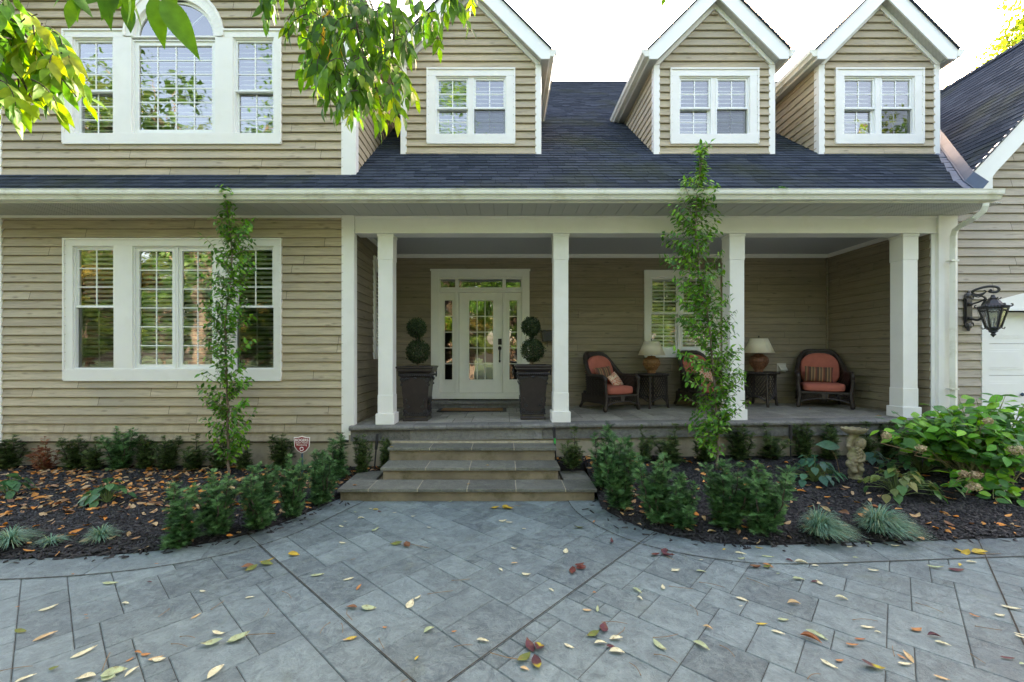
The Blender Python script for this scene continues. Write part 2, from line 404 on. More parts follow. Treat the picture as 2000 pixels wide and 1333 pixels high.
def rv(n): 
    a=RNG.normal(size=(n,3)); return a/np.linalg.norm(a,axis=1,keepdims=True)
def pal(cols,n,var=.15):
    cols=np.array(cols); i=RNG.integers(0,len(cols),n); return cols[i]*(1+RNG.uniform(-var,var,(n,1)))
def copy_tree(o,parent=None):
    c=o.copy(); COL.objects.link(c); c.parent=parent
    for ch in list(o.children): copy_tree(ch,c)
    return c
def front(Y): return lambda u,w,d=0: Vector((u,Y-d,w))
def lap(mb,pl,w0,w1,expo,bound,openings=(),pb=.022,pt=.006,seg=(2.2,4.2),jit=0,gap=.0025,start=None,mi=0,djit=0):
    """lapped boards or shingles; bound(w)->(u0,u1); openings: (wlo,whi,fn(w)->(ua,ub))"""
    rnd=random.Random(int(w0*1000)+int(w1*77)+len(openings))
    c0=w0 if start is None else start
    while c0<w1-1e-4:
        c1=c0+expo; u0,u1=bound(max(c0,w0)); u0b,u1b=bound(min(c1,w1)); ulo=min(u0,u0b); uhi=max(u1,u1b)
        cuts=[ulo-.01]; x=ulo+rnd.uniform(.1,1)*seg[1]
        while x<uhi: cuts.append(x); x+=rnd.uniform(*seg)
        cuts.append(uhi+.01)
        ed=[rnd.random() for _ in cuts]; ej=[rnd.uniform(-1,1)*jit for _ in cuts]; dj=[rnd.random()*djit for _ in cuts]
        br=sorted(set([max(c0,w0),min(c1,w1)]+[q for op in openings for q in op[:2] if max(c0,w0)<q<min(c1,w1)]))
        for a,b in zip(br[:-1],br[1:]):
            if b-a<1e-3: continue
            m=(a+b)/2; A=bound(a); B=bound(b)
            iv=[(A[0],A[1],B[0],B[1])]
            for op in openings:
                if op[0]<=m<=op[1]:
                    oa=op[2](a); ob=op[2](b); ni=[]
                    for (p,q,r,s) in iv:
                        if oa[1]<=min(p,r) or oa[0]>=max(q,s): ni.append((p,q,r,s)); continue
                        if oa[0]>p or ob[0]>r: ni.append((p,oa[0],r,ob[0]))
                        if oa[1]<q or ob[1]<s: ni.append((oa[1],q,ob[1],s))
                    iv=ni
            for (p,q,r,s) in iv:
                for k in range(len(cuts)-1):
                    lo=cuts[k]+gap; hi=cuts[k+1]-gap
                    pa,qa=max(p,lo),min(q,hi); ra,sa=max(r,lo),min(s,hi)
                    if qa-pa<.002 and sa-ra<.002: continue
                    if qa<pa: qa=pa=(qa+pa)/2
                    if sa<ra: sa=ra=(sa+ra)/2
                    ta=(a-c0)/expo; tb=(b-c0)/expo
                    da=pb+(pt-pb)*ta+dj[k]*(1-ta); db=pb+(pt-pb)*tb
                    col=(ed[k],rnd.random(),rnd.random())
                    aa=a+(ej[k] if a==c0 else 0)
                    low=abs(a-c0)<1e-6; ch=.007 if (low and pb>.02 and b-a>.03) else 0
                    vs=[pl(pa,aa+ch,da),pl(qa,aa+ch,da),pl(sa,b,db),pl(ra,b,db)]; fs=[(0,1,2,3)]
                    if low:
                        if ch: vs+=[pl(pa,aa,da-.009),pl(qa,aa,da-.009),pl(pa,aa+.006,0),pl(qa,aa+.006,0)]; fs+=[(4,5,1,0),(6,7,5,4)]
                        else: vs+=[pl(pa,aa,0),pl(qa,aa,0)]; fs.append((4,5,1,0))
                    mb.add(vs,fs,mi,col)
        c0=c1
def rect(u0,u1,w0,w1): return (w0,w1,lambda w:(u0,u1))
EXP=.1351
SL=.84; EAY=5.93; EAZ=H+2.25       # main roof: eave line and slope
def roofz(Y): return EAZ+SL*(Y-EAY)
def zf(X): return .81+.0127*(X-.887)   # porch floor
exec_order=[]
# ======================= HOUSE =======================
YF=6.50; YU=6.57; YB=8.60; YD=7.43; YG=6.65
house=empty('house',(0,6.5,0),'beige lap sided house with white trim, covered front porch, three dormers and dark shingle roof','house')
def finish(mb,name,mat,parent=house,**k): return mb.build(name,mat,parent,**k)

def window(pl,outer,units,blind=True,arch=None,par=house,label=None,sillext=.0,depth=1.2):
    u0,u1,w0,w1=outer
    mb=MB(); D0,D1=-.10,.034
    us=sorted(units,key=lambda q:q['r'][0])
    wt=max(q['r'][3] for q in us); wb=min(q['r'][2] for q in us)
    if arch is None: mb.pbox(pl,u0,u1,wt,w1,D0,D1)
    else:
        cx,r_in,r_out,zc=arch
        a0=cx-r_out; a1=cx+r_out
        mb.pbox(pl,u0,a0+.02,wt,w1,D0,D1); mb.pbox(pl,a1-.02,u1,wt,w1,D0,D1)
        N=32
        for i in range(N):
            t0=math.pi*i/N;t1=math.pi*(i+1)/N
            q=[(cx+r_in*math.cos(t0),zc+r_in*math.sin(t0)*.93),(cx+r_out*math.cos(t0),zc+r_out*math.sin(t0)),(cx+r_out*math.cos(t1),zc+r_out*math.sin(t1)),(cx+r_in*math.cos(t1),zc+r_in*math.sin(t1)*.93)]
            mb.prism(q,pl,D0,D1+.004)
            q2=[(cx+(r_out-.03)*math.cos(t0),zc+(r_out-.03)*math.sin(t0)),(cx+(r_out+.01)*math.cos(t0),zc+(r_out+.01)*math.sin(t0)),(cx+(r_out+.01)*math.cos(t1),zc+(r_out+.01)*math.sin(t1)),(cx+(r_out-.03)*math.cos(t1),zc+(r_out-.03)*math.sin(t1))]
            mb.prism(q2,pl,0,D1+.02)
        mb.pbox(pl,cx-r_in-.03,cx+r_in+.03,wt,zc+.01,D0,D1-.004)
    mb.pbox(pl,u0-sillext,u1+sillext,w0,wb,D0,D1+.012)         # bottom board
    edges=[u0]+[x for q in us for x in (q['r'][0],q['r'][1])]+[u1]
    for a,b in zip(edges[0::2],edges[1::2]):
        if b-a>.004: mb.pbox(pl,a,b,wb,wt,D0,D1 if (a==u0 or b==u1 or b-a>.1) else D1-.03)
    # back band along the outside edge
    if arch is None: mb.pbox(pl,u0-.008,u1+.008,w1-.022,w1+.006,0,D1+.018)
    else:
        mb.pbox(pl,u0-.008,a0+.01,w1-.022,w1+.006,0,D1+.018); mb.pbox(pl,a1-.01,u1+.008,w1-.022,w1+.006,0,D1+.018)
    mb.pbox(pl,u0-.008,u0+.018,w0+.02,w1-.022,0,D1+.016); mb.pbox(pl,u1-.018,u1+.008,w0+.02,w1-.022,0,D1+.016)
    win=finish(mb,'window','white',par,bevel=.003)
    if label: win['label']=label
    room=MB()
    for q in us:
        a,b,c,d=q['r']; fs=q.get('fs',.045)
        fr=MB()
        def frame(a,b,c,d,t,dd0,dd1,m=None):
            m=m or fr
            m.pbox(pl,a,a+t,c,d,dd0,dd1); m.pbox(pl,b-t,b,c,d,dd0,dd1); m.pbox(pl,a+t,b-t,c,c+t,dd0,dd1); m.pbox(pl,a+t,b-t,d-t,d,dd0,dd1)
        frame(a,b,c,d,.018,-.09,.010)
        gl=[]
        if q['k']=='dh':
            mid=c+(d-c)*q.get('mid',.5)
            frame(a+.018,b-.018,mid-.012,d-.018,fs,-.05,-.012); gl.append((a+.018+fs,b-.018-fs,mid-.012+fs,d-.018-fs,-.032,q['rows'][0]))
            frame(a+.018,b-.018,c+.018,mid+.026,fs,-.085,-.055); gl.append((a+.018+fs,b-.018-fs,c+.018+fs,mid+.026-fs,-.07,q['rows'][1]))
            fr.pbox(pl,a+.018,b-.018,mid-.018,mid+.002,-.05,-.002)
        else:
            frame(a+.018,b-.018,c+.018,d-.018,fs,-.05,-.010); gl.append((a+.018+fs,b-.018-fs,c+.018+fs,d-.018-fs,-.032,q['rows'][0]))
        finish(fr,'sash','vinyl',win,bevel=.002)
        for gi,(ga,gb,gc,gd,dd,rows) in enumerate(gl):
            g=MB(); g.add([pl(ga-.01,gc-.01,dd),pl(gb+.01,gc-.01,dd),pl(gb+.01,gd+.01,dd),pl(ga-.01,gd+.01,dd)],[(0,1,2,3)])
            finish(g,'pane','glass',win)
            m=MB(); cols=q['cols']
            for i in range(1,cols): x=ga+(gb-ga)*i/cols; m.pbox(pl,x-.0085,x+.0085,gc,gd,dd+.001,dd+.008)
            for i in range(1,rows): z=gc+(gd-gc)*i/rows; m.pbox(pl,ga,gb,z-.0085,z+.0085,dd+.0015,dd+.0075)
            finish(m,'muntin','vinyl',win)
            if gi==1 and q.get('screen'):
                sc=MB(); sc.add([pl(ga-.03,gc-.03,dd+.03),pl(gb+.03,gc-.03,dd+.03),pl(gb+.03,gd+.03,dd+.03),pl(ga-.03,gd+.03,dd+.03)],[(0,1,2,3)]); finish(sc,'insect_screen','glass_screen',win)
        if blind:
            bl=MB(); z=c+.03; 
            while z<d-.03:
                p=[pl(a+.02,z,-.108),pl(b-.02,z,-.108),pl(b-.02,z+.042,-.150),pl(a+.02,z+.042,-.150)]
                p2=[v+Vector((0,0,.003)) for v in p]
                bl.add(p+p2,[(0,1,2,3),(7,6,5,4),(0,4,5,1),(2,6,7,3)]); z+=.072
            finish(bl,'blind','blind',win)
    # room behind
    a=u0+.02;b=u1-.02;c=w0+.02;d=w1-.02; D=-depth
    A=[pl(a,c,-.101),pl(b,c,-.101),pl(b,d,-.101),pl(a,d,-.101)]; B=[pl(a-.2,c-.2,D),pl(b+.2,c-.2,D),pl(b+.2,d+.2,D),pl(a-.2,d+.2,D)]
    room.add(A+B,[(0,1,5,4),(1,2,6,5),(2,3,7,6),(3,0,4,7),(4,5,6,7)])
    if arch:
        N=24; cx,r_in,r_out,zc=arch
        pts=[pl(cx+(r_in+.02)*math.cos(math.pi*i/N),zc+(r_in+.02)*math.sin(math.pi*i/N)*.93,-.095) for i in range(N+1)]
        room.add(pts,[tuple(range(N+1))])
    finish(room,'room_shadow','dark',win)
    if arch:
        cx,r_in,r_out,zc=arch; N=24
        g=MB(); g.add([pl(cx+r_in*1.01*math.cos(math.pi*i/N),zc+r_in*1.01*math.sin(math.pi*i/N)*.93,-.03) for i in range(N+1)],[tuple(range(N+1))]); finish(g,'pane','glass',win)
        s=MB()
        for i in range(N):
            t0=math.pi*i/N;t1=math.pi*(i+1)/N; ro=r_in+.005; ri=r_in-.045
            s.prism([(cx+ri*math.cos(t0),zc+ri*math.sin(t0)*.93),(cx+ro*math.cos(t0),zc+ro*math.sin(t0)*.93),(cx+ro*math.cos(t1),zc+ro*math.sin(t1)*.93),(cx+ri*math.cos(t1),zc+ri*math.sin(t1)*.93)],pl,-.05,-.012)
            if i<N and True:
                ro=.19; ri=.175
                s.prism([(cx+ri*math.cos(t0),zc+ri*math.sin(t0)),(cx+ro*math.cos(t0),zc+ro*math.sin(t0)),(cx+ro*math.cos(t1),zc+ro*math.sin(t1)),(cx+ri*math.cos(t1),zc+ri*math.sin(t1))],pl,-.046,-.034)
        for k in (45,90,135):
            t=R(k); dx,dz=math.cos(t),math.sin(t); px_,pz_=-dz*.008,dx*.008
            s.prism([(cx+.18*dx+px_,zc+.18*dz+pz_),(cx+.18*dx-px_,zc+.18*dz-pz_),(cx+r_in*dx-px_,zc+r_in*.93*dz-pz_),(cx+r_in*dx+px_,zc+r_in*.93*dz+pz_)],pl,-.0465,-.0345)
        finish(s,'sash','vinyl',win)
    return win
def ur(px0,px1,pytop,pybot,Y): return (X_(px0,Y),X_(px1,Y),Z_(pybot,Y),Z_(pytop,Y))

# --- lower left facade ---
pF=front(YF)
oL=ur(128.5,551,467.5,744.5,YF)
lowers=[dict(r=ur(146,225.5,482,721,YF),k='dh',rows=(3,3),cols=2,mid=.51,fs=.03,screen=True),
        dict(r=ur(262,344,482,721,YF),k='fx',rows=(6,),cols=2,fs=.05),
        dict(r=ur(346,422,482,721,YF),k='fx',rows=(6,),cols=2,fs=.05),
        dict(r=ur(458,537,482,721,YF),k='dh',rows=(3,3),cols=2,mid=.51,fs=.03,screen=True)]
window(pF,oL,lowers)
XL=-7.64; XR=-2.30
wall=MB()
lap(wall,pF,.52,3.975,EXP,lambda w:(XL,X_(672,YF)),[rect(oL[0]+.03,oL[1]-.03,oL[2]+.03,oL[3]-.03)],seg=(1.0,3.2),pb=.036,pt=.005)
finish(wall,'front_wall','siding')
back=MB(); 
def backing(mb,pl,u0,u1,w0,w1,hole=None):
    D0,D1=-.06,-.001
    if hole is None: mb.pbox(pl,u0,u1,w0,w1,D0,D1); return
    a,b,c,d=hole
    mb.pbox(pl,u0,a,w0,w1,D0,D1); mb.pbox(pl,b,u1,w0,w1,D0,D1); mb.pbox(pl,a,b,w0,c,D0,D1); mb.pbox(pl,a,b,d,w1,D0,D1)
hole=lambda o:(o[0]+.035,o[1]-.035,o[2]+.035,o[3]-.035)
backing(back,pF,XL-.1,XR-.03,.50,3.97,hole(oL))
# --- upper left facade with gable ---
pU=front(YU)
oU=ur(127,551,61.5,284,YU); zc=Z_(74,YU); cxa=X_(342.5,YU)
uppers=[dict(r=ur(145,224,76,263,YU),k='dh',rows=(3,3),cols=2,mid=.46,fs=.03),
        dict(r=ur(260,423,79,263,YU),k='fx',rows=(6,),cols=4,fs=.06),
        dict(r=ur(457,536.5,76,263,YU),k='dh',rows=(3,3),cols=2,mid=.46,fs=.03)]
ro=97/F*YU; ri=79/F*YU
window(pU,oU,uppers,arch=(cxa,ri,ro,zc))
gz=H+5.5; xc=(XL-.1+XR)/2
def bU(w):
    a,b=X_(-2,YU),X_(672,YU)
    if w>gz: k=w-gz; return (min(a+k,xc),max(b-k,xc))
    return (a,b)
rm=ro-.05
wall=MB()
lap(wall,pU,roofz(YU)-.02,gz+2.6,EXP,bU,[rect(oU[0]+.03,oU[1]-.03,oU[2]+.03,zc),(zc,zc+rm,lambda w:(cxa-math.sqrt(max(0,rm*rm-(w-zc)**2)),cxa+math.sqrt(max(0,rm*rm-(w-zc)**2)))),(zc,oU[3]-.03,lambda w:(oU[0]+.03,oU[1]-.03))],seg=(1.0,3.2),pb=.036,pt=.005)
finish(wall,'upper_wall','siding')
backing(back,pU,XL-.1,XR-.03,3.99,gz-.03,(oU[0]+.035,oU[1]-.035,oU[2]+.035,zc+ro-.06))
# side wall of the upper storey and of the porch, facing +X
pS=lambda u,w,d=0: Vector((XR+d,u,w))
wall=MB()
lap(wall,pS,roofz(YU),gz,EXP,lambda w:(YU+.08,min(14,EAY+(w+.05-EAZ)/SL) if w<gz else 14),seg=(1.6,4.0))
finish(wall,'upper_side_wall','siding')
oS=(7.47,8.38,H-.06,H+1.75)
window(pS,oS,[dict(r=(7.60,8.25,oS[2]+.17,oS[3]-.14),k='dh',rows=(3,3),cols=2)])
wall=MB()
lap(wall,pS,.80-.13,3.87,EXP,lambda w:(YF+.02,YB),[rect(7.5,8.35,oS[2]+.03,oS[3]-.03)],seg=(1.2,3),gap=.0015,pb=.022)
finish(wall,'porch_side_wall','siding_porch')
pR=lambda u,w,d=0: Vector((6.57-d,u,w))
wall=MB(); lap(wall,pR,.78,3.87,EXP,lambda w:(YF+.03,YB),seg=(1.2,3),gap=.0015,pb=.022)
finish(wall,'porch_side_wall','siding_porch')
backing(back,lambda u,w,d=0:Vector((XR+d,u,w)),YF+.07,YB,.5,3.96,(7.51,8.34,oS[2]+.035,oS[3]-.035))
backing(back,pS,YU+.07,14,3.99,gz-.03)
backing(back,pR,YF+.07,YB,.5,3.96)
# --- porch back wall ---
pB=front(YB)
oD=ur(842,1034,529,782,YB); oW=ur(1258,1404,529,698.5,YB)
window(pB,oW,[dict(r=ur(1270,1326,541,683,YB),k='dh',rows=(3,3),cols=2,fs=.03),dict(r=ur(1331,1391,541,683,YB),k='dh',rows=(3,3),cols=2,fs=.03)])
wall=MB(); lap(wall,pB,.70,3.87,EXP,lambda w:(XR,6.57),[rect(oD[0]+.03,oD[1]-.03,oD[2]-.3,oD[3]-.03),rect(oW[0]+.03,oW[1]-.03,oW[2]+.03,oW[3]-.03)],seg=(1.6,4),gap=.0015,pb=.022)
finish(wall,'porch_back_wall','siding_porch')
a,b,c,d=hole(oD); e_=hole(oW)
back.pbox(pB,XR,a,.5,3.96,-.06,-.001); back.pbox(pB,a,b,d,3.96,-.06,-.001); back.pbox(pB,b,e_[0],.5,3.96,-.06,-.001); back.pbox(pB,e_[1],6.6,.5,3.96,-.06,-.001)
back.pbox(pB,e_[0],e_[1],.5,e_[2],-.06,-.001); back.pbox(pB,e_[0],e_[1],e_[3],3.96,-.06,-.001)
finish(back,'wall_core','dark')
# corner trims in the porch
mb=MB(); mb.box(6.515,6.545,YB-.045,YB-.018,.8,3.86); finish(mb,'corner_trim','siding_porch')
# ceiling and mouldings
mb=MB(); mb.box(XR,6.57,YF+.24,YB,3.87,3.90); finish(mb,'porch_ceiling','bead')
mb=MB(); mb.box(XR,6.57,YB-.05,YB-.018,3.80,3.868); mb.box(XR+.02,XR+.052,YF+.24,YB-.05,3.80,3.868); mb.box(6.50,6.55,YF+.24,YB-.05,3.80,3.868)
mb.box(XR,6.57,YB-.08,YB-.05,3.84,3.8685); finish(mb,'crown_moulding','white')
# --- door frame, sidelights, transom ---
def rp(x0,x1,y0,y1,Y=YB): return ur(x0,x1,y0,y1,Y)
c5=lambda u:650+.3*u
r5=lambda v:430+.3*v
def q5(u0,u1,v0,v1): return ur(c5(u0),c5(u1),r5(v0),r5(v1),YB)
mb=MB()
o=q5(641,1280,330,1165)
def bx(q,d0,d1,m=None): (m or mb).pbox(pB,q[0],q[1],q[2],q[3],d0,d1)
bx(q5(641,690,330,1165),-.08,.038); bx(q5(1232,1280,330,1165),-.08,.038); bx(q5(690,1232,330,378),-.08,.038)
bx(q5(690,1232,440,472),-.08,.02); bx(q5(690,1232,1128,1165),-.08,.030)
bx(q5(690,1232,378,386),-.08,.01)
for a,b in ((690,700),(797,821),(1103,1127),(1224,1232)): bx(q5(a,b,386,440),-.08,.012)
for a,b in ((800,820),(1107,1125)): bx(q5(a,b,472,1128),-.08,.016)
for a,b in ((690,695),(1229,1232)): bx(q5(a,b,472,1128),-.08,.012)
bx(q5(636,1285,322,334),0,.06)
df=finish(mb,'door_frame','doorpaint',bevel=.003)
for a,b in ((700,797),(821,1103),(1127,1224)):
    g=MB(); q=q5(a,b,386,440); g.add([pB(q[0],q[2],-.02),pB(q[1],q[2],-.02),pB(q[1],q[3],-.02),pB(q[0],q[3],-.02)],[(0,1,2,3)]); finish(g,'transom_pane','glass',df)
def panel_glazed(name,u,gu,par,rows,cols,d=-.03):
    mb=MB(); A=q5(u[0],u[1],472,1126); G=q5(gu[0],gu[1],523,1040)
    mb.pbox(pB,A[0],G[0],A[2],A[3],-.075,d); mb.pbox(pB,G[1],A[1],A[2],A[3],-.075,d); mb.pbox(pB,G[0],G[1],A[2],G[2],-.075,d); mb.pbox(pB,G[0],G[1],G[3],A[3],-.075,d)
    t=.028
    for (a,b,c,e) in ((G[0]-t,G[0],G[2]-t,G[3]+t),(G[1],G[1]+t,G[2]-t,G[3]+t),(G[0],G[1],G[3],G[3]+t),(G[0],G[1],G[2]-t,G[2])): mb.pbox(pB,a,b,c,e,d,d+.012)
    pa=finish(mb,name,'doorpaint',par,bevel=.002)
    tgt=pa if par is house else par
    g=MB(); g.add([pB(G[0],G[2],d-.012),pB(G[1],G[2],d-.012),pB(G[1],G[3],d-.012),pB(G[0],G[3],d-.012)],[(0,1,2,3)]); finish(g,'pane','glass',tgt)
    m=MB()
    for i in range(1,cols): x=G[0]+(G[1]-G[0])*i/cols; m.pbox(pB,x-.008,x+.008,G[2],G[3],d-.011,d-.003)
    for i in range(1,rows): z=G[2]+(G[3]-G[2])*i/rows; m.pbox(pB,G[0],G[1],z-.008,z+.008,d-.0105,d-.0035)
    finish(m,'muntin','doorpaint',tgt)
    return pa
panel_glazed('sidelight',(695,800),(727,777),df,5,1); panel_glazed('sidelight',(1125,1229),(1150,1200),df,5,1)
door=panel_glazed('front_door',(822,1106),(887,1043),house,5,3)
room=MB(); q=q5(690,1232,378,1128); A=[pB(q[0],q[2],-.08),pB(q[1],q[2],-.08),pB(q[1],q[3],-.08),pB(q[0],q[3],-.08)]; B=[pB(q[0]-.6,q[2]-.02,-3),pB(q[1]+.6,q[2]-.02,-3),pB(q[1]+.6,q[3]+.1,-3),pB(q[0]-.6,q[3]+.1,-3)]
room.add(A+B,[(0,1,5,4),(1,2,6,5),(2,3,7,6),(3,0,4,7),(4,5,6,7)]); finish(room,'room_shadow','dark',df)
mb=MB(); q=q5(1076,1100,773,812); mb.pbox(pB,q[0],q[1],q[2],q[3],-.03,-.012); 
cz=(q[2]+q[3])/2; cxx=(q[0]+q[1])/2; mb.lathe([(.018,0),(.018,.02),(.012,.026)],(0,0,0),12); 
mb.v=[(v if i<8 else (cxx+v[0],YB+.012-v[2],cz+v[1])) for i,v in enumerate(mb.v)]
finish(mb,'deadbolt','handle',door)
mb=MB(); hx=X_(c5(1087),YB); z1=Z_(r5(835),YB); z0=Z_(r5(922),YB)
mb.ball((hx,YB+.005,z1),(.034,.025,.045),12,8); mb.ball((hx,YB+.01,z0+.01),(.022,.018,.03),10,6)
mb.tube([(hx,YB-.0,z1-.02),(hx,YB-.05,z1-.04),(hx,YB-.062,(z1+z0)/2),(hx,YB-.045,z0+.02),(hx,YB,z0+.01)],[.010,.012,.013,.011,.008],8); finish(mb,'door_handle','handle',door,smooth=True)
mb=MB(); q=q5(1251,1262,757,776); mb.pbox(pB,q[0],q[1],q[2],q[3],.038,.052); finish(mb,'doorbell','outlet',df)
# --- posts, beam, columns ---
mb=MB(); mb.box(X_(668,YU),XR+.03,YU-.035,YU+.10,roofz(YU)-.12,gz); finish(mb,'corner_board','white',bevel=.004)
mb=MB(); mb.box(X_(668.5,YF),XR+.032,YF-.035,YF+.09,.545,3.968); finish(mb,'corner_board','white',bevel=.004)
mb=MB(); mb.box(XL-.16,XL+.002,YF-.035,YF+.1,.5,3.968); finish(mb,'corner_board','white',bevel=.004)
mb=MB(); mb.box(X_(-14,YU),X_(7,YU),YU-.035,YU+.1,roofz(YU)-.1,gz); finish(mb,'corner_board','white',bevel=.004)
mb=MB(); mb.box(6.63,6.92,YF-.03,YF+.16,.45,3.968); mb.box(6.57,6.63,YF+.02,YF+.12,.5,3.70); finish(mb,'corner_board','white',bevel=.004)
mb=MB(); mb.box(XL,X_(668,YF),YF-.03,YF-.002,3.925,3.966); finish(mb,'frieze_board','white')
mb=MB(); mb.box(XR+.034,6.628,YF,YF+.235,3.70,3.967); mb.box(XR+.034,6.628,YF-.014,YF,3.70,3.722); mb.box(XR+.034,6.628,YF-.02,YF,3.93,3.966)
finish(mb,'porch_beam','white',bevel=.003)
for px in (752.5,1096,1440,1779):
    x=X_(px,YF+.01); y=YF+.01+.1175; z0=zf(x)
    mb=MB(); h=.1175
    def ring(h0,za,zb): mb.box(x-h0,x+h0,y-h0,y+h0,za,zb)
    ring(.143,z0,z0+.165)
    ring(h-.006,z0+.165,3.697)
    ring(h,z0+.165,z0+.45); ring(h,3.30,3.66); ring(.126,3.66,3.698)
    for sx in (-1,1):
        for (xa,ya) in ((sx,None),):
            pass
    e=.016
    for sx in (-1,1):
        for sy in (-1,1):
            mb.box(x+sx*h-(e if sx>0 else 0),x+sx*h+(e if sx<0 else 0),y+sy*h-(e if sy>0 else 0),y+sy*h+(e if sy<0 else 0),z0+.45,3.30) if False else None
    finish(mb,'porch_column','white',bevel=.004)
# --- soffit, fascia, gutter, downspout ---
mb=MB(); x=-8.3; 
while x<6.9:
    mb.box(x+.006,x+.198,EAY+.03,YU+.0 if x<XR-.2 else YF+.01,3.970,3.985); mb.box(x+.198,x+.206,EAY+.03,YF,3.9755,3.99); x+=.204
finish(mb,'soffit','soffit')
mb=MB(); mb.box(-8.3,6.85,EAY+.005,EAY+.03,3.965,EAZ-.01); finish(mb,'fascia','gutter')
def gutter_prof(): return [(0,0),(-.075,0),(-.082,.02),(-.095,.045),(-.118,.062),(-.122,.085),(-.122,.118),(-.128,.122),(-.128,.128),(-.112,.128),(-.112,.09),(-.09,.05),(-.07,.012),(-.006,.012),(-.006,.12),(0,.12)]
def gutter(mb,ax,p0,p1,outd):
    """profile swept p0->p1; outd = outward unit vector"""
    pr=gutter_prof(); n=len(pr); vs=[]
    for p in (p0,p1):
        for (a,b) in pr: vs.append(Vector(p)+Vector(outd)*(-a)+Vector((0,0,b)))
    fs=[(i,(i+1)%n,n+(i+1)%n,n+i) for i in range(n)]
    mb.add(vs,fs)
    for k,p in enumerate((p0,p1)):
        cap=[(0,0),(-.075,0),(-.095,.045),(-.12,.065),(-.128,.128),(0,.12)]
        d=(Vector(p1)-Vector(p0)).normalized()*(.002 if k else -.002)
        mb.add([Vector(p)+d+Vector(outd)*(-a)+Vector((0,0,b)) for a,b in cap],[tuple(range(6))])
mb=MB(); gutter(mb,0,(-8.3,EAY+.003,3.985),(6.86,EAY+.003,3.985),(0,-1,0))
for px in (690,737): 
    xx=X_(px,5.8); 
finish(mb,'gutter','gutter')
mb=MB(); Yd=YF-.07
g0=Vector((6.67,5.87,3.99))
pts=[g0,g0+Vector((0,0,-.06)),g0+Vector((-.03,.06,-.12)),Vector((6.72,6.12,3.80)),Vector((6.82,6.30,3.70)),Vector((6.87,6.38,3.62)),Vector((6.88,6.41,3.5)),Vector((6.88,6.41,2)),Vector((6.88,6.41,.5))]
g1=P(1925,398,5.87)
pts=[g1,P(1925,402,5.87),P(1921,412,5.90),P(1905,425,5.98),P(1878,440,6.25),P(1866,449,6.36),P(1862,462,6.39),P(1861.5,490,6.39),P(1861.5,700,6.39),P(1861.5,845,6.39)]
mb.tube(pts,.047,4); 
finish(mb,'downspout','gutter',bevel=.006)
mb=MB()
for py in (510,760): 
    p=P(1861,py,6.39); mb.box(p.x-.06,p.x+.05,6.345,6.44,p.z-.012,p.z+.012)
finish(mb,'downspout_strap','gutter')
# --- main roof ---
n_=math.sqrt(1+SL*SL)
def pM(u,w,d=0): return Vector((u,EAY-.02+w/n_-d*SL/n_,EAZ+w*SL/n_+d/n_))
RIDGE=(13.9-EAY)*n_
mb=MB(); 
def vx(w):
    z=pM(0,w).z; return 6.82 if z<GZ0 else min(10.6,6.75+(z-GZ0)/1.07+.12)
GZ0=H+2.47
lap(mb,pM,0,RIDGE,.143,lambda w:(-8.3 if w<.95 else XR-.02,vx(w)),seg=(.16,.36),jit=.0015,pb=.010,pt=.003,gap=.004,djit=.006)
mb.add([pM(-8.3,0,-.01),pM(6.8,0,-.01),pM(6.8,.95,-.01),pM(-8.3,.95,-.01)],[(0,1,2,3)],0,(.3,.3,.3))
mb.add([pM(XR-.05,.8,-.012),pM(6.9,.8,-.012),pM(vx(5.5),5.5,-.012),pM(10.5,RIDGE,-.012),pM(XR-.05,RIDGE,-.012)],[(0,1,2,3,4)],0,(.3,.3,.3))
zr=pM(0,RIDGE).z
mb.add([(XR,13.88,zr),(12,13.88,zr),(12,21,4.5),(XR,21,4.5)],[(0,1,2,3)],0,(.3,.3,.3))
finish(mb,'roof','shingle')
# ridge caps
mb=MB(); x=XR
while x<11: mb.add([(x,13.75,zr-.09),(x+.30,13.75,zr-.09),(x+.30,13.9,zr+.03),(x,13.9,zr+.045),(x+.3,14.05,zr-.09),(x,14.05,zr-.09)],[(0,1,2,3),(3,2,4,5)],0,(random.random(),0,0)); x+=.2
finish(mb,'ridge_cap','shingle')
# upper storey roof (above the frame)
mb=MB(); ex=XR+.16; ap=gz+(ex-xc)
for s in (1,-1):
    def pl(u,w,d=0,s=s): return Vector((xc+s*(ex-xc)-s*w*.7071+s*d*.7071,u,gz-.05+w*.7071+d*.7071))
    lap(mb,pl,0,(ex-xc)/.7071,.143,lambda w:(YU-.35,14),seg=(.2,.4),jit=.004,pb=.012,pt=.003)
    mb.add([pl(YU-.35,0,-.02),pl(14,0,-.02),pl(14,(ex-xc)/.7071,-.02),pl(YU-.35,(ex-xc)/.7071,-.02)],[(0,1,2,3)],0,(.3,.3,.3))
finish(mb,'roof','shingle')
mb=MB()
mb.box(XR+.02,ex,YU-.3,14,gz-.10,gz-.085); finish(mb,'soffit','soffit')
mb=MB(); gutter(mb,0,(ex+.0,YU-.35,gz-.12),(ex+.0,13.5,gz-.12),(1,0,0))
mb.add([(ex,YU-.36,gz-.2),(ex,YU-.36,gz+.02),(xc,YU-.36,ap),(xc,YU-.36,ap-.25)],[(0,1,2,3)]); finish(mb,'gutter','gutter')
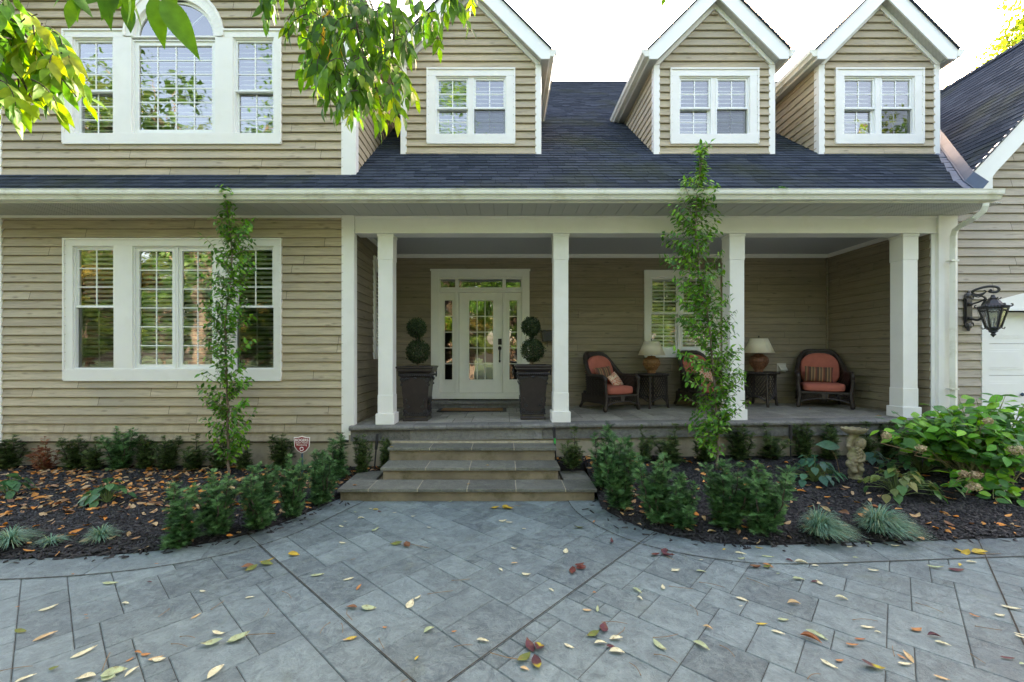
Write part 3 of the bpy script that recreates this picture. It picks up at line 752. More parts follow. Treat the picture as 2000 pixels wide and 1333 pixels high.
# --- dormers ---
def dormer(x0,x1,apex_px,label):
    pD=front(YD); cx=(x0+x1)/2; hw=(x1-x0)/2
    zb=roofz(YD)-.02; zt=H+5.05
    # front wall
    d=MB()
    ow=(cx-.765,cx+.765,Z_(283.5,YD),Z_(136.5,YD))
    def b(w):
        if w>zt: k=w-zt; return (min(x0+.09+k,cx),max(x1-.09-k,cx))
        return (x0+.09,x1-.09)
    lap(d,pD,zb,zt+hw-.09,EXP,b,[rect(ow[0]+.03,ow[1]-.03,ow[2]+.03,ow[3]-.03)],seg=(5,9),start=zb+.02,pb=.036,pt=.005)
    for s,xx in ((1,x1-.02),(-1,x0+.02)):
        pl=lambda u,w,dd=0,s=s,xx=xx: Vector((xx+s*dd,u,w))
        lap(d,pl,zb,zt+.05,EXP,lambda w:(YD+.03,EAY+(w+.06-EAZ)/SL+.1),seg=(5,9))
    h=hole(ow)
    backing(d,pD,x0+.03,x1-.03,zb,zt,h); d.prism([(x0+.03,zt),(x1-.03,zt),(cx,zt+hw-.03)],pD,-.06,-.002)
    for s,xx in ((1,x1-.05),(-1,x0+.05)):
        d.add([(xx,YD+.05,zb-.3),(xx,10.2,zb+2.2),(xx,10.2,zt),(xx,YD+.05,zt)],[(0,1,2,3)])
    root=finish(d,'dormer','siding'); root['label']=label
    for s,xx in ((1,x1),(-1,x0)):
        mb=MB(); mb.box(xx,xx-s*.105,YD-.03,YD+.09,roofz(YD-.03)-.0,zt+.02)
        finish(mb,'corner_board','white',root,bevel=.003)
    # roof planes
    YF0=7.25; over=.135; re=hw+over; ze=H+5.24; yb=11.6; L=re/.7071
    mb=MB()
    for s in (1,-1):
        def pl(u,w,d=0,s=s): return Vector((cx+s*re-s*w*.7071+s*d*.7071,u,ze+w*.7071+d*.7071))
        lap(mb,pl,-.03,L,.143,lambda w:(YF0-.03,yb),seg=(.16,.36),jit=.003,pb=.022,pt=.008)
        mb.add([pl(YF0-.03,-.03,0),pl(yb,-.03,0),pl(yb,L,0),pl(YF0-.03,L,0),pl(YF0-.03,-.03,.02),pl(YF0-.03,L,.02)],[(0,1,2,3),(0,3,5,4)],0,(.2,.2,.2))
    finish(mb,'roof','shingle',root)
    # rake fascia
    mb=MB(); T=.325
    for s in (1,-1):
        poly=[(cx,ze+re),(cx+s*re,ze),(cx+s*re,ze-.175),(cx+s*(re-.15),ze-.175),(cx,ze+re-T)]
        mb.prism(poly,front(YF0),-.022,0)
        mb.box(cx+s*re,cx+s*(re-.02),YF0+.02,yb-1,ze-.175,ze-.01)   # eave fascia
    finish(mb,'rake_fascia','vinyl',root)
    # rake soffit (sloped) + inner trim + level soffit
    mb=MB(); tr=MB()
    for s in (1,-1):
        k=0
        Ls=math.hypot(re,re)
        zz0=ze-.175
        a=0
        m_=int(re/.145)
        for i in range(m_):
            xa=re-.15-(re-.15)*i/m_; xb=re-.15-(re-.15)*(i+1)/m_+.004
            za=ze+ (re-xa)-T+.03; zb2=ze+(re-xb)-T+.03
            mb.add([(cx+s*xa,YF0+.01,za),(cx+s*xb,YF0+.01,zb2),(cx+s*xb,YD+.0,zb2),(cx+s*xa,YD+.0,za)],[(0,1,2,3)])
            mb.add([(cx+s*(xb+.004),YF0+.01,zb2-.003),(cx+s*(xb-.004),YF0+.01,zb2+.008),(cx+s*(xb-.004),YD,zb2+.008),(cx+s*(xb+.004),YD,zb2-.003)],[(0,1,2,3)])
        xx=cx+s*(hw-.02); mb.box(cx+s*(re-.02),xx,YF0+.022,yb-1,zz0+.004,zz0+.016)
        tr.prism([(cx+s*(hw-.0),zt+.02),(cx+s*(hw-.09),zt+.02),(cx,zt+hw-.07),(cx,zt+hw+.03)],front(YD),0,.04)
    finish(mb,'soffit','soffit',root); finish(tr,'rake_trim','white',root)
    for s in (1,-1):
        mb=MB()
        ye=EAY+(ze-.12-EAZ)/SL
        gutter(mb,0,(cx+s*re,YF0+.0,ze-.135),(cx+s*re,ye+.05,ze-.135),(s,0,0))
        finish(mb,'gutter','gutter',root)
    z0,z1=Z_(264,YD),Z_(151,YD)
    mm=.035
    window(pD,ow,[dict(r=(cx-.615,cx-mm,z0,z1),k='dh',rows=(2,2),cols=2,fs=.03,mid=.47,screen=False),dict(r=(cx+mm,cx+.615,z0,z1),k='dh',rows=(2,2),cols=2,fs=.03,mid=.47,screen=True)])
dormer(X_(783,YD),X_(1057,YD),0,'widest dormer, at the left beside the tall left wing')
dormer(X_(1276,YD),X_(1512,YD),0,'middle dormer')
dormer(X_(1597,YD),X_(1833,YD),0,'right dormer beside the garage roof')
# unseen walls added at the back and left to seal sunlight out of the house
mb=MB(); mb.box(XL-.12,13.6,19.6,19.7,-.1,5.4); mb.box(XL-.12,XL-.08,YF+.1,19.6,-.1,gz); mb.box(XL-.1,XR,13.9,14,3,gz); mb.prism([(XL-.1,gz),(XR,gz),(xc,gz+(XR-XL)/2)],front(13.9),-.1,0); mb.box(13.55,13.6,YG,19.6,-.1,4.2)
mb.box(XR-.02,XR+.02,13,19.6,-.1,7)
finish(mb,'rear_seal_wall','siding_grey')
# --- garage ---
GX=6.75; GZ=H+2.47; GS=1.07; gn=math.sqrt(1+GS*GS)
def pG(u,w,d=0): return Vector((GX+w/gn-d*GS/gn,u,GZ+w*GS/gn+d/gn))
GL=3.45*gn
mb=MB(); lap(mb,pG,0,GL,.143,lambda w:(6.33,19),seg=(.16,.36),jit=.001,pb=.0055,pt=.0015,gap=.004,djit=.006)
mb.add([pG(6.33,0,-.01),pG(19,0,-.01),pG(19,GL,-.01),pG(6.33,GL,-.01)],[(0,1,2,3)],0,(.3,.3,.3))
def pG2(u,w,d=0): return Vector((GX+6.9-w/gn+d*GS/gn,u,GZ+w*GS/gn+d/gn))
mb.add([pG2(6.33,0,0),pG2(19,0,0),pG2(19,GL,0),pG2(6.33,GL,0)],[(0,1,2,3)],0,(.3,.3,.3))
finish(mb,'garage_roof','shingle')
mb=MB(); y=6.3; rz_=pG(0,GL).z; rx=GX+3.45
while y<19: mb.add([(rx-.13,y,rz_-.09),(rx,y,rz_+.045),(rx+.13,y,rz_-.09),(rx-.13,y+.2,rz_-.11),(rx,y+.2,rz_+.03),(rx+.13,y+.2,rz_-.11)],[(0,1,4,3),(1,2,5,4)],0,(random.random(),0,0)); y+=.2
finish(mb,'ridge_cap','shingle')
mb=MB(); fy=6.35
for s in (1,):
    mb.prism([(GX-.02,GZ-.01),(GX+.40,GZ-.01),(GX+.62,GZ+.28),(rx,rz_-.36),(rx,rz_-.015)],front(fy),-.03,0)
    mb.prism([(rx,rz_-.36),(rx+3.45,GZ-.36),(rx+3.45,GZ-.0),(rx,rz_-.015)],front(fy),-.03,0)
mb.prism([(GX,GZ-.012),(GX+.60,GZ-.012),(GX+.60,GZ+.30),(GX+.3,GZ+.2)],front(fy+.03),-.27,-.001)
finish(mb,'rake_fascia','vinyl')
mb=MB()
mb.add([(GX+.4,fy+.03,GZ+.06),(rx,fy+.03,rz_-.34),(rx,YG,rz_-.34),(GX+.4,YG,GZ+.06)],[(0,1,2,3)]); finish(mb,'soffit','soffit')
pg=front(YG)
dX0=X_(1914,YG)
wall=MB()
lap(wall,pg,.0,rz_-.4,EXP,lambda w:(6.90 if w<GZ else 6.9+(w-GZ)/GS*.9,13.6),[rect(dX0+.0,12.4,-.1,Z_(606,YG))],seg=(1.4,3.5),pb=.032,pt=.005)
finish(wall,'garage_wall','siding_grey')
mb=MB(); mb.box(6.92,dX0+.01,YG+.001,YG+.1,0,4.2); mb.box(6.92,13.6,YG+.001,YG+.1,Z_(604,YG),4.2); mb.prism([(6.92,4.2),(13.5,4.2),(rx,rz_-.4)],pg,-.1,-.001); finish(mb,'garage_wall_core','dark')
# garage door with arched header
mb=MB(); zt=Z_(606,YG); w_=(12.4-dX0)
mb.box(dX0,dX0+.11,YG-.03,YG+.14,0,zt)
mb.box(12.3,12.4,YG-.03,YG+.14,0,zt)
N=24; 
for i in range(N):
    a=dX0+w_*i/N; b=dX0+w_*(i+1)/N
    f=lambda x: zt+.09+.42*math.sin(math.pi*(x-dX0)/w_)
    mb.prism([(a,zt),(b,zt),(b,f(b)),(a,f(a))],pg,-.02,.032)
mb.box(dX0-.01,12.41,YG-.06,YG-.033,zt-.015,zt+.02)
finish(mb,'garage_door_frame','vinyl')
mb=MB(); dy=YG+.12
z=0; rows=5; hh=(zt-.02)/rows
for i in range(rows):
    z0=i*hh; mb.box(dX0+.11,12.3,dy,dy+.04,z0+.003,z0+hh-.003)
    x=dX0+.11+.07
    while x+.6<12.3:
        mb.prism([(x,z0+.09),(x+.6,z0+.09),(x+.6,z0+hh-.09),(x,z0+hh-.09)],front(dy),0,.006)
        mb.prism([(x+.035,z0+.125),(x+.565,z0+.125),(x+.565,z0+hh-.125),(x+.035,z0+hh-.125)],front(dy),.006,.011)
        x+=.69
gd=finish(mb,'garage_door','vinyl',bevel=.003)
mb=MB(); p=P(1997,771,dy-.03); mb.ball((p.x,p.y,p.z),(.022,.02,.03),10,6); mb.tube([p,p+Vector((0,.04,0))],.012,8); finish(mb,'garage_door_handle','metal',gd,smooth=True)
# --- valley flashing ---
mb=MB()
def valley(Y):
    z=roofz(Y); return Vector((GX+(z-GZ)/GS,Y,z))
ys=[5.93+i*.35 for i in range(9)]
for y0,y1 in zip(ys[:-1],ys[1:]):
    a=valley(y0); b=valley(y1); 
    if y0<6.3: a.x=max(a.x,GX-.1)
    L0=Vector((-.17,0,0)); 
    q=[a+L0+Vector((0,0,.035)),a+Vector((0.0,0,.03)),b+Vector((.0,0,.03)),b+L0*.8+Vector((0,0,.035))]
    g=Vector((.13,0,.13*GS+.04)); q2=[a+Vector((0,0,.03)),a+g,b+g,b+Vector((0,0,.03))]
    mb.add(q,[(0,1,2,3)]); mb.add(q2,[(0,1,2,3)])
    mb.tube([a+Vector((-.015,0,.045)),b+Vector((-.015,0,.045))],.008,5)
finish(mb,'valley_flashing','metal')
# --- foundation, porch slab ---
mb=MB(); mb.box(XL-.15,XR+.0,YF+.005,YF+.3,-.3,.535); mb.box(XR-.05,6.6,6.46,6.7,-.3,.62); finish(mb,'foundation','foundation')
random.seed(11)
def ashlar(nx,ny,sizes,rng):
    occ=np.zeros((nx,ny),bool); out=[]
    for j in range(ny):
        for i in range(nx):
            if occ[i,j]: continue
            rng.shuffle(sizes)
            for (a,b) in sizes+[(1,1)]:
                if i+a<=nx and j+b<=ny and not occ[i:i+a,j:j+b].any():
                    occ[i:i+a,j:j+b]=True; out.append((i,j,a,b)); break
    return out
def tile(mb,fn,x0,x1,y0,y1,gap,dep,ch,c,jz):
    A=[(x0+gap,y0+gap),(x1-gap,y0+gap),(x1-gap,y1-gap),(x0+gap,y1-gap)]
    g=gap+ch; B=[(x0+g,y0+g),(x1-g,y0+g),(x1-g,y1-g),(x0+g,y1-g)]
    vs=[fn(a,b,-dep) for a,b in A]+[fn(a,b,jz) for a,b in B]
    mb.add(vs,[(4,5,6,7),(0,1,5,4),(1,2,6,5),(2,3,7,6),(3,0,4,7)],0,c)
rr=random.Random(5)
floor=MB(); u=.15
X0,X1,Y0,Y1=XR,6.57,6.62,YB
fn=lambda a,b,z: (a,b,zf(a)+z)
for (i,j,a,b) in ashlar(int((X1-X0)/u),int((Y1-Y0)/u)+1,[(3,2),(2,2),(4,2),(3,3),(2,3),(4,3)],rr):
    tile(floor,fn,X0+i*u,X0+(i+a)*u,Y0+j*u,min(Y0+(j+b)*u,YB+.05),.003,.006,.006,(rr.random(),rr.random(),0),rr.uniform(-.001,.001))
x=X0
jb=MB()
jb.add([fn(X0,6.42,-.007),fn(6.62,6.42,-.007),fn(6.62,YB,-.007),fn(X0,YB,-.007)],[(0,1,2,3)])
finish(floor,'porch_floor','porchstone'); finish(jb,'porch_floor_joints','joint')
cap=MB(); x=XR-.02
while x<6.9:
    w=rr.choice((.35,.5,.62,.75)); x1=min(x+w,6.95); z0=zf((x+x1)/2); g=.003
    prof=[(6.62,0),(6.395,0),(6.372,-.008),(6.362,-.03),(6.366,-.055),(6.378,-.068),(6.62,-.068)]
    vs=[(x+g,py_,zf(x)+pz_) for py_,pz_ in prof]+[(x1-g,py_,zf(x1)+pz_) for py_,pz_ in prof]; n=len(prof)
    cap.add(vs,[tuple(range(n)),tuple(range(2*n-1,n-1,-1))]+[(i,n+i,n+(i+1)%n,(i+1)%n) for i in range(n)],0,(rr.random(),0,0)); x=x1
finish(cap,'porch_edge','capstone')
mb=MB(); x=XR-.01
while x<6.9:
    w=rr.choice((1.0,1.3,.9)); x1=min(x+w,6.93)
    mb.add([(x+.003,6.42,zf(x)-.067),(x1-.003,6.42,zf(x1)-.067),(x1-.003,6.42,zf(x1)-.235),(x+.003,6.42,zf(x)-.235),(x+.003,6.47,zf(x)-.235),(x1-.003,6.47,zf(x1)-.235),(x+.003,6.47,zf(x)-.067),(x1-.003,6.47,zf(x1)-.067)],[(0,3,2,1),(3,4,5,2),(0,6,4,3),(1,2,5,7)],0,(rr.random(),0,0)); x=x1
finish(mb,'porch_skirt','capstone')
# door step
ds=MB(); zd=oD[2]-.005
ds.box(-1.50,.56,8.34,YB+.02,.7,zd-.05,0,(.4,0,0)); x=-1.53
for w in (.62,.5,.55,.46): ds.box(x+.003,x+w-.003,8.31,YB+.02,zd-.05,zd,0,(rr.random(),0,0)); x+=w
finish(ds,'door_step','capstone',bevel=.005)
mb=MB(); p=P(1528,719,YB-.05)
mb.box(p.x-.09,p.x+.09,YB-.03,YB-.012,p.z-.09,p.z+.09); mb.prism([(YB-.03,p.z+.06),(YB-.11,p.z-.03),(YB-.11,p.z-.06),(YB-.03,p.z-.06)],lambda u,w,d:Vector((p.x+d,u,w)),-.07,.07)
finish(mb,'vent_hood','outlet',bevel=.004)

# ======================= FRONT STEPS =======================
steps=empty('front_steps',(-.45,5.7,0),'three wide steps of blue grey stone slabs leading up to the porch','steps')
def slabrow(x0,x1,joints,y0,y1,zt,th=.042):
    xs=[x0]+joints+[x1]; mb=MB(); mo=MB()
    for a,b in zip(xs[:-1],xs[1:]): mb.box(a+.005,b-.005,y0,y1,zt-th,zt,0,(random.random(),random.random(),0))
    o=mb.build('tread','bluestone',steps,bevel=.006)
    for j in joints:
        mo=MB(); mo.box(j-.006,j+.006,y0+.004,y1-.01,zt-th+.004,zt-.004); mo.build('tread_mortar','mortar',o)
    return o
J=lambda pxs,Y:[X_(p,Y) for p in pxs]
s1x0,s1x1=X_(658,5.31),X_(1167,5.31)
slabrow(s1x0,s1x1,J((719,815,912,1008,1105),5.31),5.31,5.72,.163)
for a_,b_ in ((s1x0,s1x0+.36),(s1x1-.37,s1x1)):
    mb=MB(); mb.box(a_,b_,5.725,6.16,.121,.163,0,(random.random(),0,0)); mb.build('tread','bluestone',steps,bevel=.006)
slabrow(X_(742,5.69),X_(1095,5.69),J((831,917,1007),5.69),5.69,6.1,.328)
slabrow(X_(756,6.07),X_(1088,6.07),J((839,921,1004),6.07),6.07,6.415,.513)
for (a,b,y0,y1,z0,z1) in ((s1x0+.03,s1x1-.03,5.345,6.15,-.05,.121),(X_(742,5.69)+.03,X_(1095,5.69)-.03,5.725,6.40,.1,.286),(X_(756,6.07)+.03,X_(1088,6.07)-.03,6.10,6.42,.25,.471)):
    mb=MB(); mb.box(a,b,y0,y1,z0,z1); mb.build('riser','riser',steps,bevel=.004)
mb=MB(); mb.box(X_(760,6.35),X_(1080,6.35),6.39,6.425,.50,.545); mb.build('mortar_ledge','mortar',steps)

# ======================= GROUND =======================
mb=MB(); mb.add([(-150,-150,-.03),(150,-150,-.03),(150,150,-.03),(-150,150,-.03)],[(0,1,2,3)]); tag(mb.build('ground','lawn'),kind='structure')
mb=MB(); mb.add([(-60,-9,-.02),(60,-9,-.02),(60,-4.5,-.02),(-60,-4.5,-.02)],[(0,1,2,3)]); 
# bed edges from the photograph
def G0(px,py): 
    Y=F*H/(py-CY); return ((px-CX)/F*Y,Y)
Lpx=[(-250,1098),(0,1097),(200,1090),(350,1075),(480,1050),(560,1022),(620,995),(655,975)]
Rpx=[(1135,975),(1180,1000),(1240,1030),(1300,1048),(1370,1060),(1450,1069),(1550,1068),(1700,1063),(2000,1053),(2500,1040)]
LE=[G0(*p) for p in Lpx]; LE[-1]=(-2.06,5.45); RE=[G0(*p) for p in Rpx]; RE[0]=(1.15,5.45)
def smooth(pts,it=3):
    for _ in range(it):
        q=[pts[0]]
        for a,b in zip(pts[:-1],pts[1:]): q+=[(a[0]*.75+b[0]*.25,a[1]*.75+b[1]*.25),(a[0]*.25+b[0]*.75,a[1]*.25+b[1]*.75)]
        q.append(pts[-1]); pts=q
    return pts
LE=smooth(LE); RE=smooth(RE)
LEa=np.array(LE); REa=np.array(RE)
def edgeY(X):
    if X<0: return float(np.interp(X,LEa[:,0],LEa[:,1]))
    return float(np.interp(X,REa[:,0],REa[:,1]))
def bedz(X,Y):
    e=edgeY(X); t=max(0,min(1,(Y-e)/(6.4-e) if e<6.35 else 1))
    top=.14 if X<0 else (.30 if X>1.18 else .29)
    s=t*t*(3-2*t)*.5+t*.5
    return .012+min(.045,max(0,(Y-e)*.25))+ (top-.05)*s+ .012*math.sin(X*5+Y*3)*math.sin(Y*7-X)*min(1,t*4)
def inbed(X,Y,m=.0):
    if Y>6.38 and X>XR or Y>6.48: return False
    if s1x0-.02<X<s1x1+.02: 
        return Y>6.17 and (X<X_(742,5.69)-.02 or X>X_(1095,5.69)+.02)
    return Y>edgeY(X)+m
def bedmesh(xa,xb,nx,name,ylo=None):
    mb=MB(); ny=26; idx={}
    for i in range(nx+1):
        X=xa+(xb-xa)*i/nx; e=edgeY(X) if ylo is None else ylo
        for j in range(ny+1):
            Y=e-.0+(6.56-e)*j/ny; z=bedz(X,Y)
            mb.v.append((X,Y,z if j else -.02)); mb.c.append((0,0,0))
    for i in range(nx):
        for j in range(ny):
            a=i*(ny+1)+j; mb.f.append((a,a+ny+1,a+ny+2,a+1)); mb.mi.append(0)
    tag(mb.build(name,'soil',smooth=True),kind='structure')
bedmesh(-9.5,s1x0+.0,120,'mulch_bed'); bedmesh(s1x1,8.3,130,'mulch_bed')
bedmesh(s1x0,X_(742,5.69)+.03,6,'mulch_bed',6.155); bedmesh(X_(1095,5.69)-.03,s1x1,6,'mulch_bed',6.155)
# stamped paving: ashlar field turned 45 degrees
dr=MB(); rr=random.Random(3); u=.128; A=R(47.2)
ox,oy=1.52,4.35
ca,sa=math.cos(A),math.sin(A)
def rot(a,b,z): return (ox+a*ca-b*sa,oy+a*sa+b*ca,z)
def togrid(X,Y): dx,dy=X-ox,Y-oy; return (dx*ca+dy*sa,-dx*sa+dy*ca)
gA=[togrid(*G0(485,1058)),togrid(*G0(790,1333))]; gC=[togrid(*G0(1911,1058)),togrid(*G0(1995,1280))]
xA=round((gA[0][0]+gA[1][0])/2/u)*u; yC=round((gC[0][1]+gC[1][1])/2/u)*u
xs_=[-70*u,xA,70*u]; ys_=sorted([-70*u,0,yC,70*u])
for xa,xb in zip(xs_[:-1],xs_[1:]):
    for ya,yb in zip(ys_[:-1],ys_[1:]):
        for (i,j,a,b) in ashlar(int(round((xb-xa)/u)),int(round((yb-ya)/u)),[(3,3),(4,3),(3,4),(2,3),(3,2),(4,2),(2,2),(5,3),(3,5),(2,4),(3,3)],rr):
            x0=xa+i*u;x1=xa+(i+a)*u;y0=ya+j*u;y1=ya+(j+b)*u
            c=rot((x0+x1)/2,(y0+y1)/2,0)
            if not(-10<c[0]<11.5 and -1.5<c[1]<6.1): continue
            if c[1]>edgeY(c[0])+.5 and not (s1x0+.3<c[0]<s1x1-.3) and c[0]<8.3: continue
            if s1x0+.3<c[0]<s1x1-.3 and c[1]>5.7: continue
            k=rr.random()
            tile(dr,lambda p,q,z:rot(p,q,z),x0,x1,y0,y1,.0016,.006,.005,(k,rr.random(),0),rr.uniform(-.0012,.0012))
# border band blocks along the bed edges
def band(E,w=.34):
    E=[Vector((x,y)) for x,y in E]; n=len(E)
    nor=[]
    for i in range(n):
        d=(E[min(i+1,n-1)]-E[max(i-1,0)]).normalized(); nor.append(Vector((d.y,-d.x)))
    L=[0]
    for i in range(1,n): L.append(L[-1]+(E[i]-E[i-1]).length)
    def at(s,t):
        i=0
        while i<n-2 and L[i+1]<s: i+=1
        f=(s-L[i])/(L[i+1]-L[i]); p=E[i].lerp(E[i+1],f); q=nor[i].lerp(nor[i+1],f)
        return p+q*t
    s=0; sk0=0
    while s<L[-1]-.1:
        l=rr.choice((.55,.7,.8,.45)); e=min(s+l,L[-1]); sk=rr.uniform(-.1,.1); m=5; g=.003
        vs=[];col=(rr.random(),rr.random(),0)
        for k in range(m+1):
            f=k/m
            for t,z in ((-.04,-.02),(-.02,.0065),(w-.004,.0065),(w,-.004)):
                ss=s+g+(e-s-2*g)*f+(sk0+(sk-sk0)*f)*(max(t,0)/w)
                p=at(max(0,min(L[-1]-.001,ss)),t); vs.append((p.x,p.y,z))
        fs=[(k*4+q,k*4+4+q,k*4+5+q,k*4+1+q) for k in range(m) for q in range(3)]+[(0,1,2,3),(m*4+3,m*4+2,m*4+1,m*4)]
        dr.add(vs,fs,0,col); sk0=sk
        if True: s=e
band(LE); band(RE)
drive=tag(dr.build('driveway','paving'),kind='structure')
mb=MB(); mb.add([(-14,-5,-.007),(14,-5,-.007),(14,6.3,-.007),(-14,6.3,-.007)],[(0,1,2,3)])
for E in (LE,RE):
    pass
def cut(x0,y0,x1,y1,w=.0038):
    n=(w,0) if abs(x1-x0)<1e-6 else (0,w); z=.0085
    mb.add([rot(x0-n[0],y0-n[1],z),rot(x1-n[0],y1-n[1],z),rot(x1+n[0],y1+n[1],z),rot(x0+n[0],y0+n[1],z)],[(0,1,2,3)])
cut(-8,0,.6,0); cut(-8,yC,.6+4,yC) if False else cut(-8,yC,togrid(*G0(1911,1056))[0]+.25,yC); cut(xA,-6,xA,togrid(*G0(485,1052))[1]+.2)
tag(mb.build('driveway_joints','joint'),kind='structure')
# outer line of the border band
mb=MB()
for E in (LE,RE):
    E2=[Vector((x,y,0)) for x,y in E]
    for i in range(len(E2)-1):
        d=(E2[i+1]-E2[i]).normalized(); n=Vector((d.y,-d.x,0)); z=Vector((0,0,.0072))
        a=E2[i]+n*.338; b=E2[i+1]+n*.338
        mb.add([a+z,b+z,b+n*.009+z,a+n*.009+z],[(0,1,2,3)])
tag(mb.build('driveway_border_groove','joint'),kind='structure')
mb=MB(); mb.add([(-80,-13,-.015),(80,-13,-.015),(80,-7,-.015),(-80,-7,-.015)],[(0,1,2,3)]); tag(mb.build('road','asphalt'),kind='structure')
# ======================= PORCH FURNITURE =======================
def rbox(mb,c,r,e=.35,n=20,m=14,mat=None,mi=0,puff=0): mb.ball(c,r,n,m,mi,e,mat)
def lattice(mb,fn,u0,u1,w0,w1,step,t=.004,keep=None):
    """crossing diagonal canes on a surface fn(u,w)->Vector"""
    def run(s):
        u=u0-(w1-w0)
        while u<u1+(w1-w0):
            pts=[]
            k=10
            for i in range(k+1):
                w=w0+(w1-w0)*i/k; x=u+s*(w-w0)*.62+(0 if s>0 else (w1-w0)*.62)
                if u0<=x<=u1 and (keep is None or keep(x,w)): pts.append(fn(x,w))
                else:
                    if len(pts)>1: mb.tube(pts,t,4,cap=False)
                    pts=[]
            if len(pts)>1: mb.tube(pts,t,4,cap=False)
            u+=step
    run(1); run(-1)
def make_chair(name,label):
    t=empty(name,(0,0,0),label,'armchair','wicker armchairs on the porch')
    # plan: U shape; param s in [0,1]: front-left arm tip -> round the back -> front-right arm tip.  front faces -Y
    def plan(s,k=1.0):
        a=math.pi*(s)  # 0..pi
        x=-.36*math.cos(a)*1.0; x=math.copysign(abs(x/.36)**.62*.36,x)
        y=.34*math.sin(a)**.75
        y=-.30+ y*1.92 if True else y
        return Vector((x*k,y*k,0))
    def top(s):
        q=1-abs(2*s-1)           # 0 front .. 1 back
        q=max(0,(q-.25)/.75)
        return .60+.40*(math.sin(math.pi/2*min(1,q*1.15))**1.3)
    N=48
    frame=MB()
    # woven shell, inside and outside skin
    for k,off in ((1.0,0),(.93,0)):
        vs=[];fs=[]
        for i in range(N+1):
            s=i/N; p=plan(s,k)
            for j in range(9):
                z=.26+(top(s)-.26)*j/8; fl=1+.10*((z-.3)/.7)**1.5 if z>.3 else 1
                wv=.004*(1 if (i+j)%2 else -1)
                vs.append((p.x*fl+p.x*wv*2,p.y*fl if p.y>0 else p.y,z))
        for i in range(N):
            for j in range(8): fs.append((i*9+j,(i+1)*9+j,(i+1)*9+j+1,i*9+j+1))
        frame.add(vs,fs)
    # weave bands
    for z in np.arange(.30,.98,.032):
        seg=[]
        for i in range(N+1):
            s=i/N
            if top(s)>z+.01:
                p=plan(s,1.0); fl=1+.10*((z-.3)/.7)**1.5 if z>.3 else 1
                w=.006*(1 if i%2 else -1); d=Vector((p.x,max(p.y,0),0)); d=d.normalized() if d.length>.01 else Vector((0,1,0))
                seg.append(Vector((p.x*fl,p.y*fl if p.y>0 else p.y,z))+d*(.006+w))
            else:
                if len(seg)>2: frame.tube(seg,.0075,5,cap=False)
                seg=[]
        if len(seg)>2: frame.tube(seg,.0075,5,cap=False)
    fr=frame.build('woven_back','wicker',t,smooth=False)
    # thick rolled rim from arm to arm
    rim=MB(); pts=[]
    p0=plan(0); 
    for i in range(N+1):
        s=i/N; p=plan(s,1.0); z=top(s); fl=1+.10*((z-.3)/.7)**1.5
        pts.append(Vector((p.x*fl,(p.y*fl if p.y>0 else p.y),z)))
    pts=[pts[0]+Vector((0,-.06,-.10)),pts[0]+Vector((0,-.055,-.03))]+pts+[pts[-1]+Vector((0,-.055,-.03)),pts[-1]+Vector((0,-.06,-.10))]
    rad=[.030,.036]+[.036+.004*(i%2) for i in range(N+1)]+[.036,.030]
    rim.tube(pts,rad,9); rim.build('arm_rim','wicker',t,smooth=True)
    # front legs run up to the arms, rear legs flare
    for sx in (-1,1):
        l=MB(); k=16; l.tube([Vector((sx*(.36+.012*math.cos(i*.5)),-.36+.004*i/k,.02+.52*i/k)) for i in range(k+1)],[.026+.006*(i%2)+(.006 if i<2 else 0) for i in range(k+1)],8)
        l.ball((sx*.37,-.36,.018),(.03,.03,.018),8,5)
        l.build('leg','wicker',t,smooth=True)
        l=MB(); k=10; l.tube([Vector((sx*(.27+.05*(1-i/k)**2),.30+.07*(1-i/k)**2,.02+.3*i/k)) for i in range(k+1)],[.022+.005*(i%2) for i in range(k+1)],8)
        l.build('leg','wicker',t,smooth=True)
    # apron with lattice and arched lower edge
    ap=MB()
    ap.box(-.35,.35,-.375,-.345,.255,.285)
    arch=[Vector((x,-.36,.10+.07*math.cos(x/.34*math.pi/2)**.8)) for x in np.linspace(-.335,.335,15)]
    ap.tube(arch,.013,6); 
    lattice(ap,lambda x,w:Vector((x,-.36+.003*math.sin(x*300),w)),-.33,.33,.12,.26,.042,.0045,lambda x,w:w>.10+.07*math.cos(x/.34*math.pi/2)**.8)
    ap.prism([(-.05,.26),(.05,.26),(.035,.165),(-.035,.165)],lambda u,w,d:Vector((u,-.36-d,w)),-.008,.012)
    for sx in (-1,1):
        lat=lambda y,w,sx=sx:Vector((sx*.345,y,w)); ap.tube([Vector((sx*.345,y,.10+.07*math.sin((y+.36)/.66*math.pi))) for y in np.linspace(-.34,.30,9)],.012,6)
        ap.add([(sx*.34,-.34,.13),(sx*.34,.30,.13),(sx*.34,.30,.28),(sx*.34,-.34,.28)],[(0,1,2,3)])
    ap.box(-.33,.33,-.34,.30,.245,.262)
    ap.build('apron','wicker',t)
    c=MB(); rbox(c,(0,-.06,.355),(.30,.32,.078),.38); c.build('seat_cushion','coral',t,smooth=True)
    c=MB(); 
    m_=Matrix.Rotation(R(-14),3,'X'); N2=28
    # round-topped back cushion
    vs=[];fs=[];K=9
    for j in range(K+1):
        ph=math.pi*j/K; d=-math.cos(ph)*.065; sc=.80+.20*math.sin(ph)**.5
        if j in (0,K): sc=.55
        for i in range(N2):
            a=2*math.pi*i/N2; ca_,sa_=math.cos(a),math.sin(a)
            x=.29*math.copysign(abs(ca_)**.8,ca_); z=.30*math.copysign(abs(sa_)**(.9 if sa_>0 else .5),sa_)
            v=m_@Vector((x*sc,d,z*sc)); vs.append(v+Vector((0,.215,.665)))
    for j in range(K):
        for i in range(N2): fs.append((j*N2+i,j*N2+(i+1)%N2,(j+1)*N2+(i+1)%N2,(j+1)*N2+i))
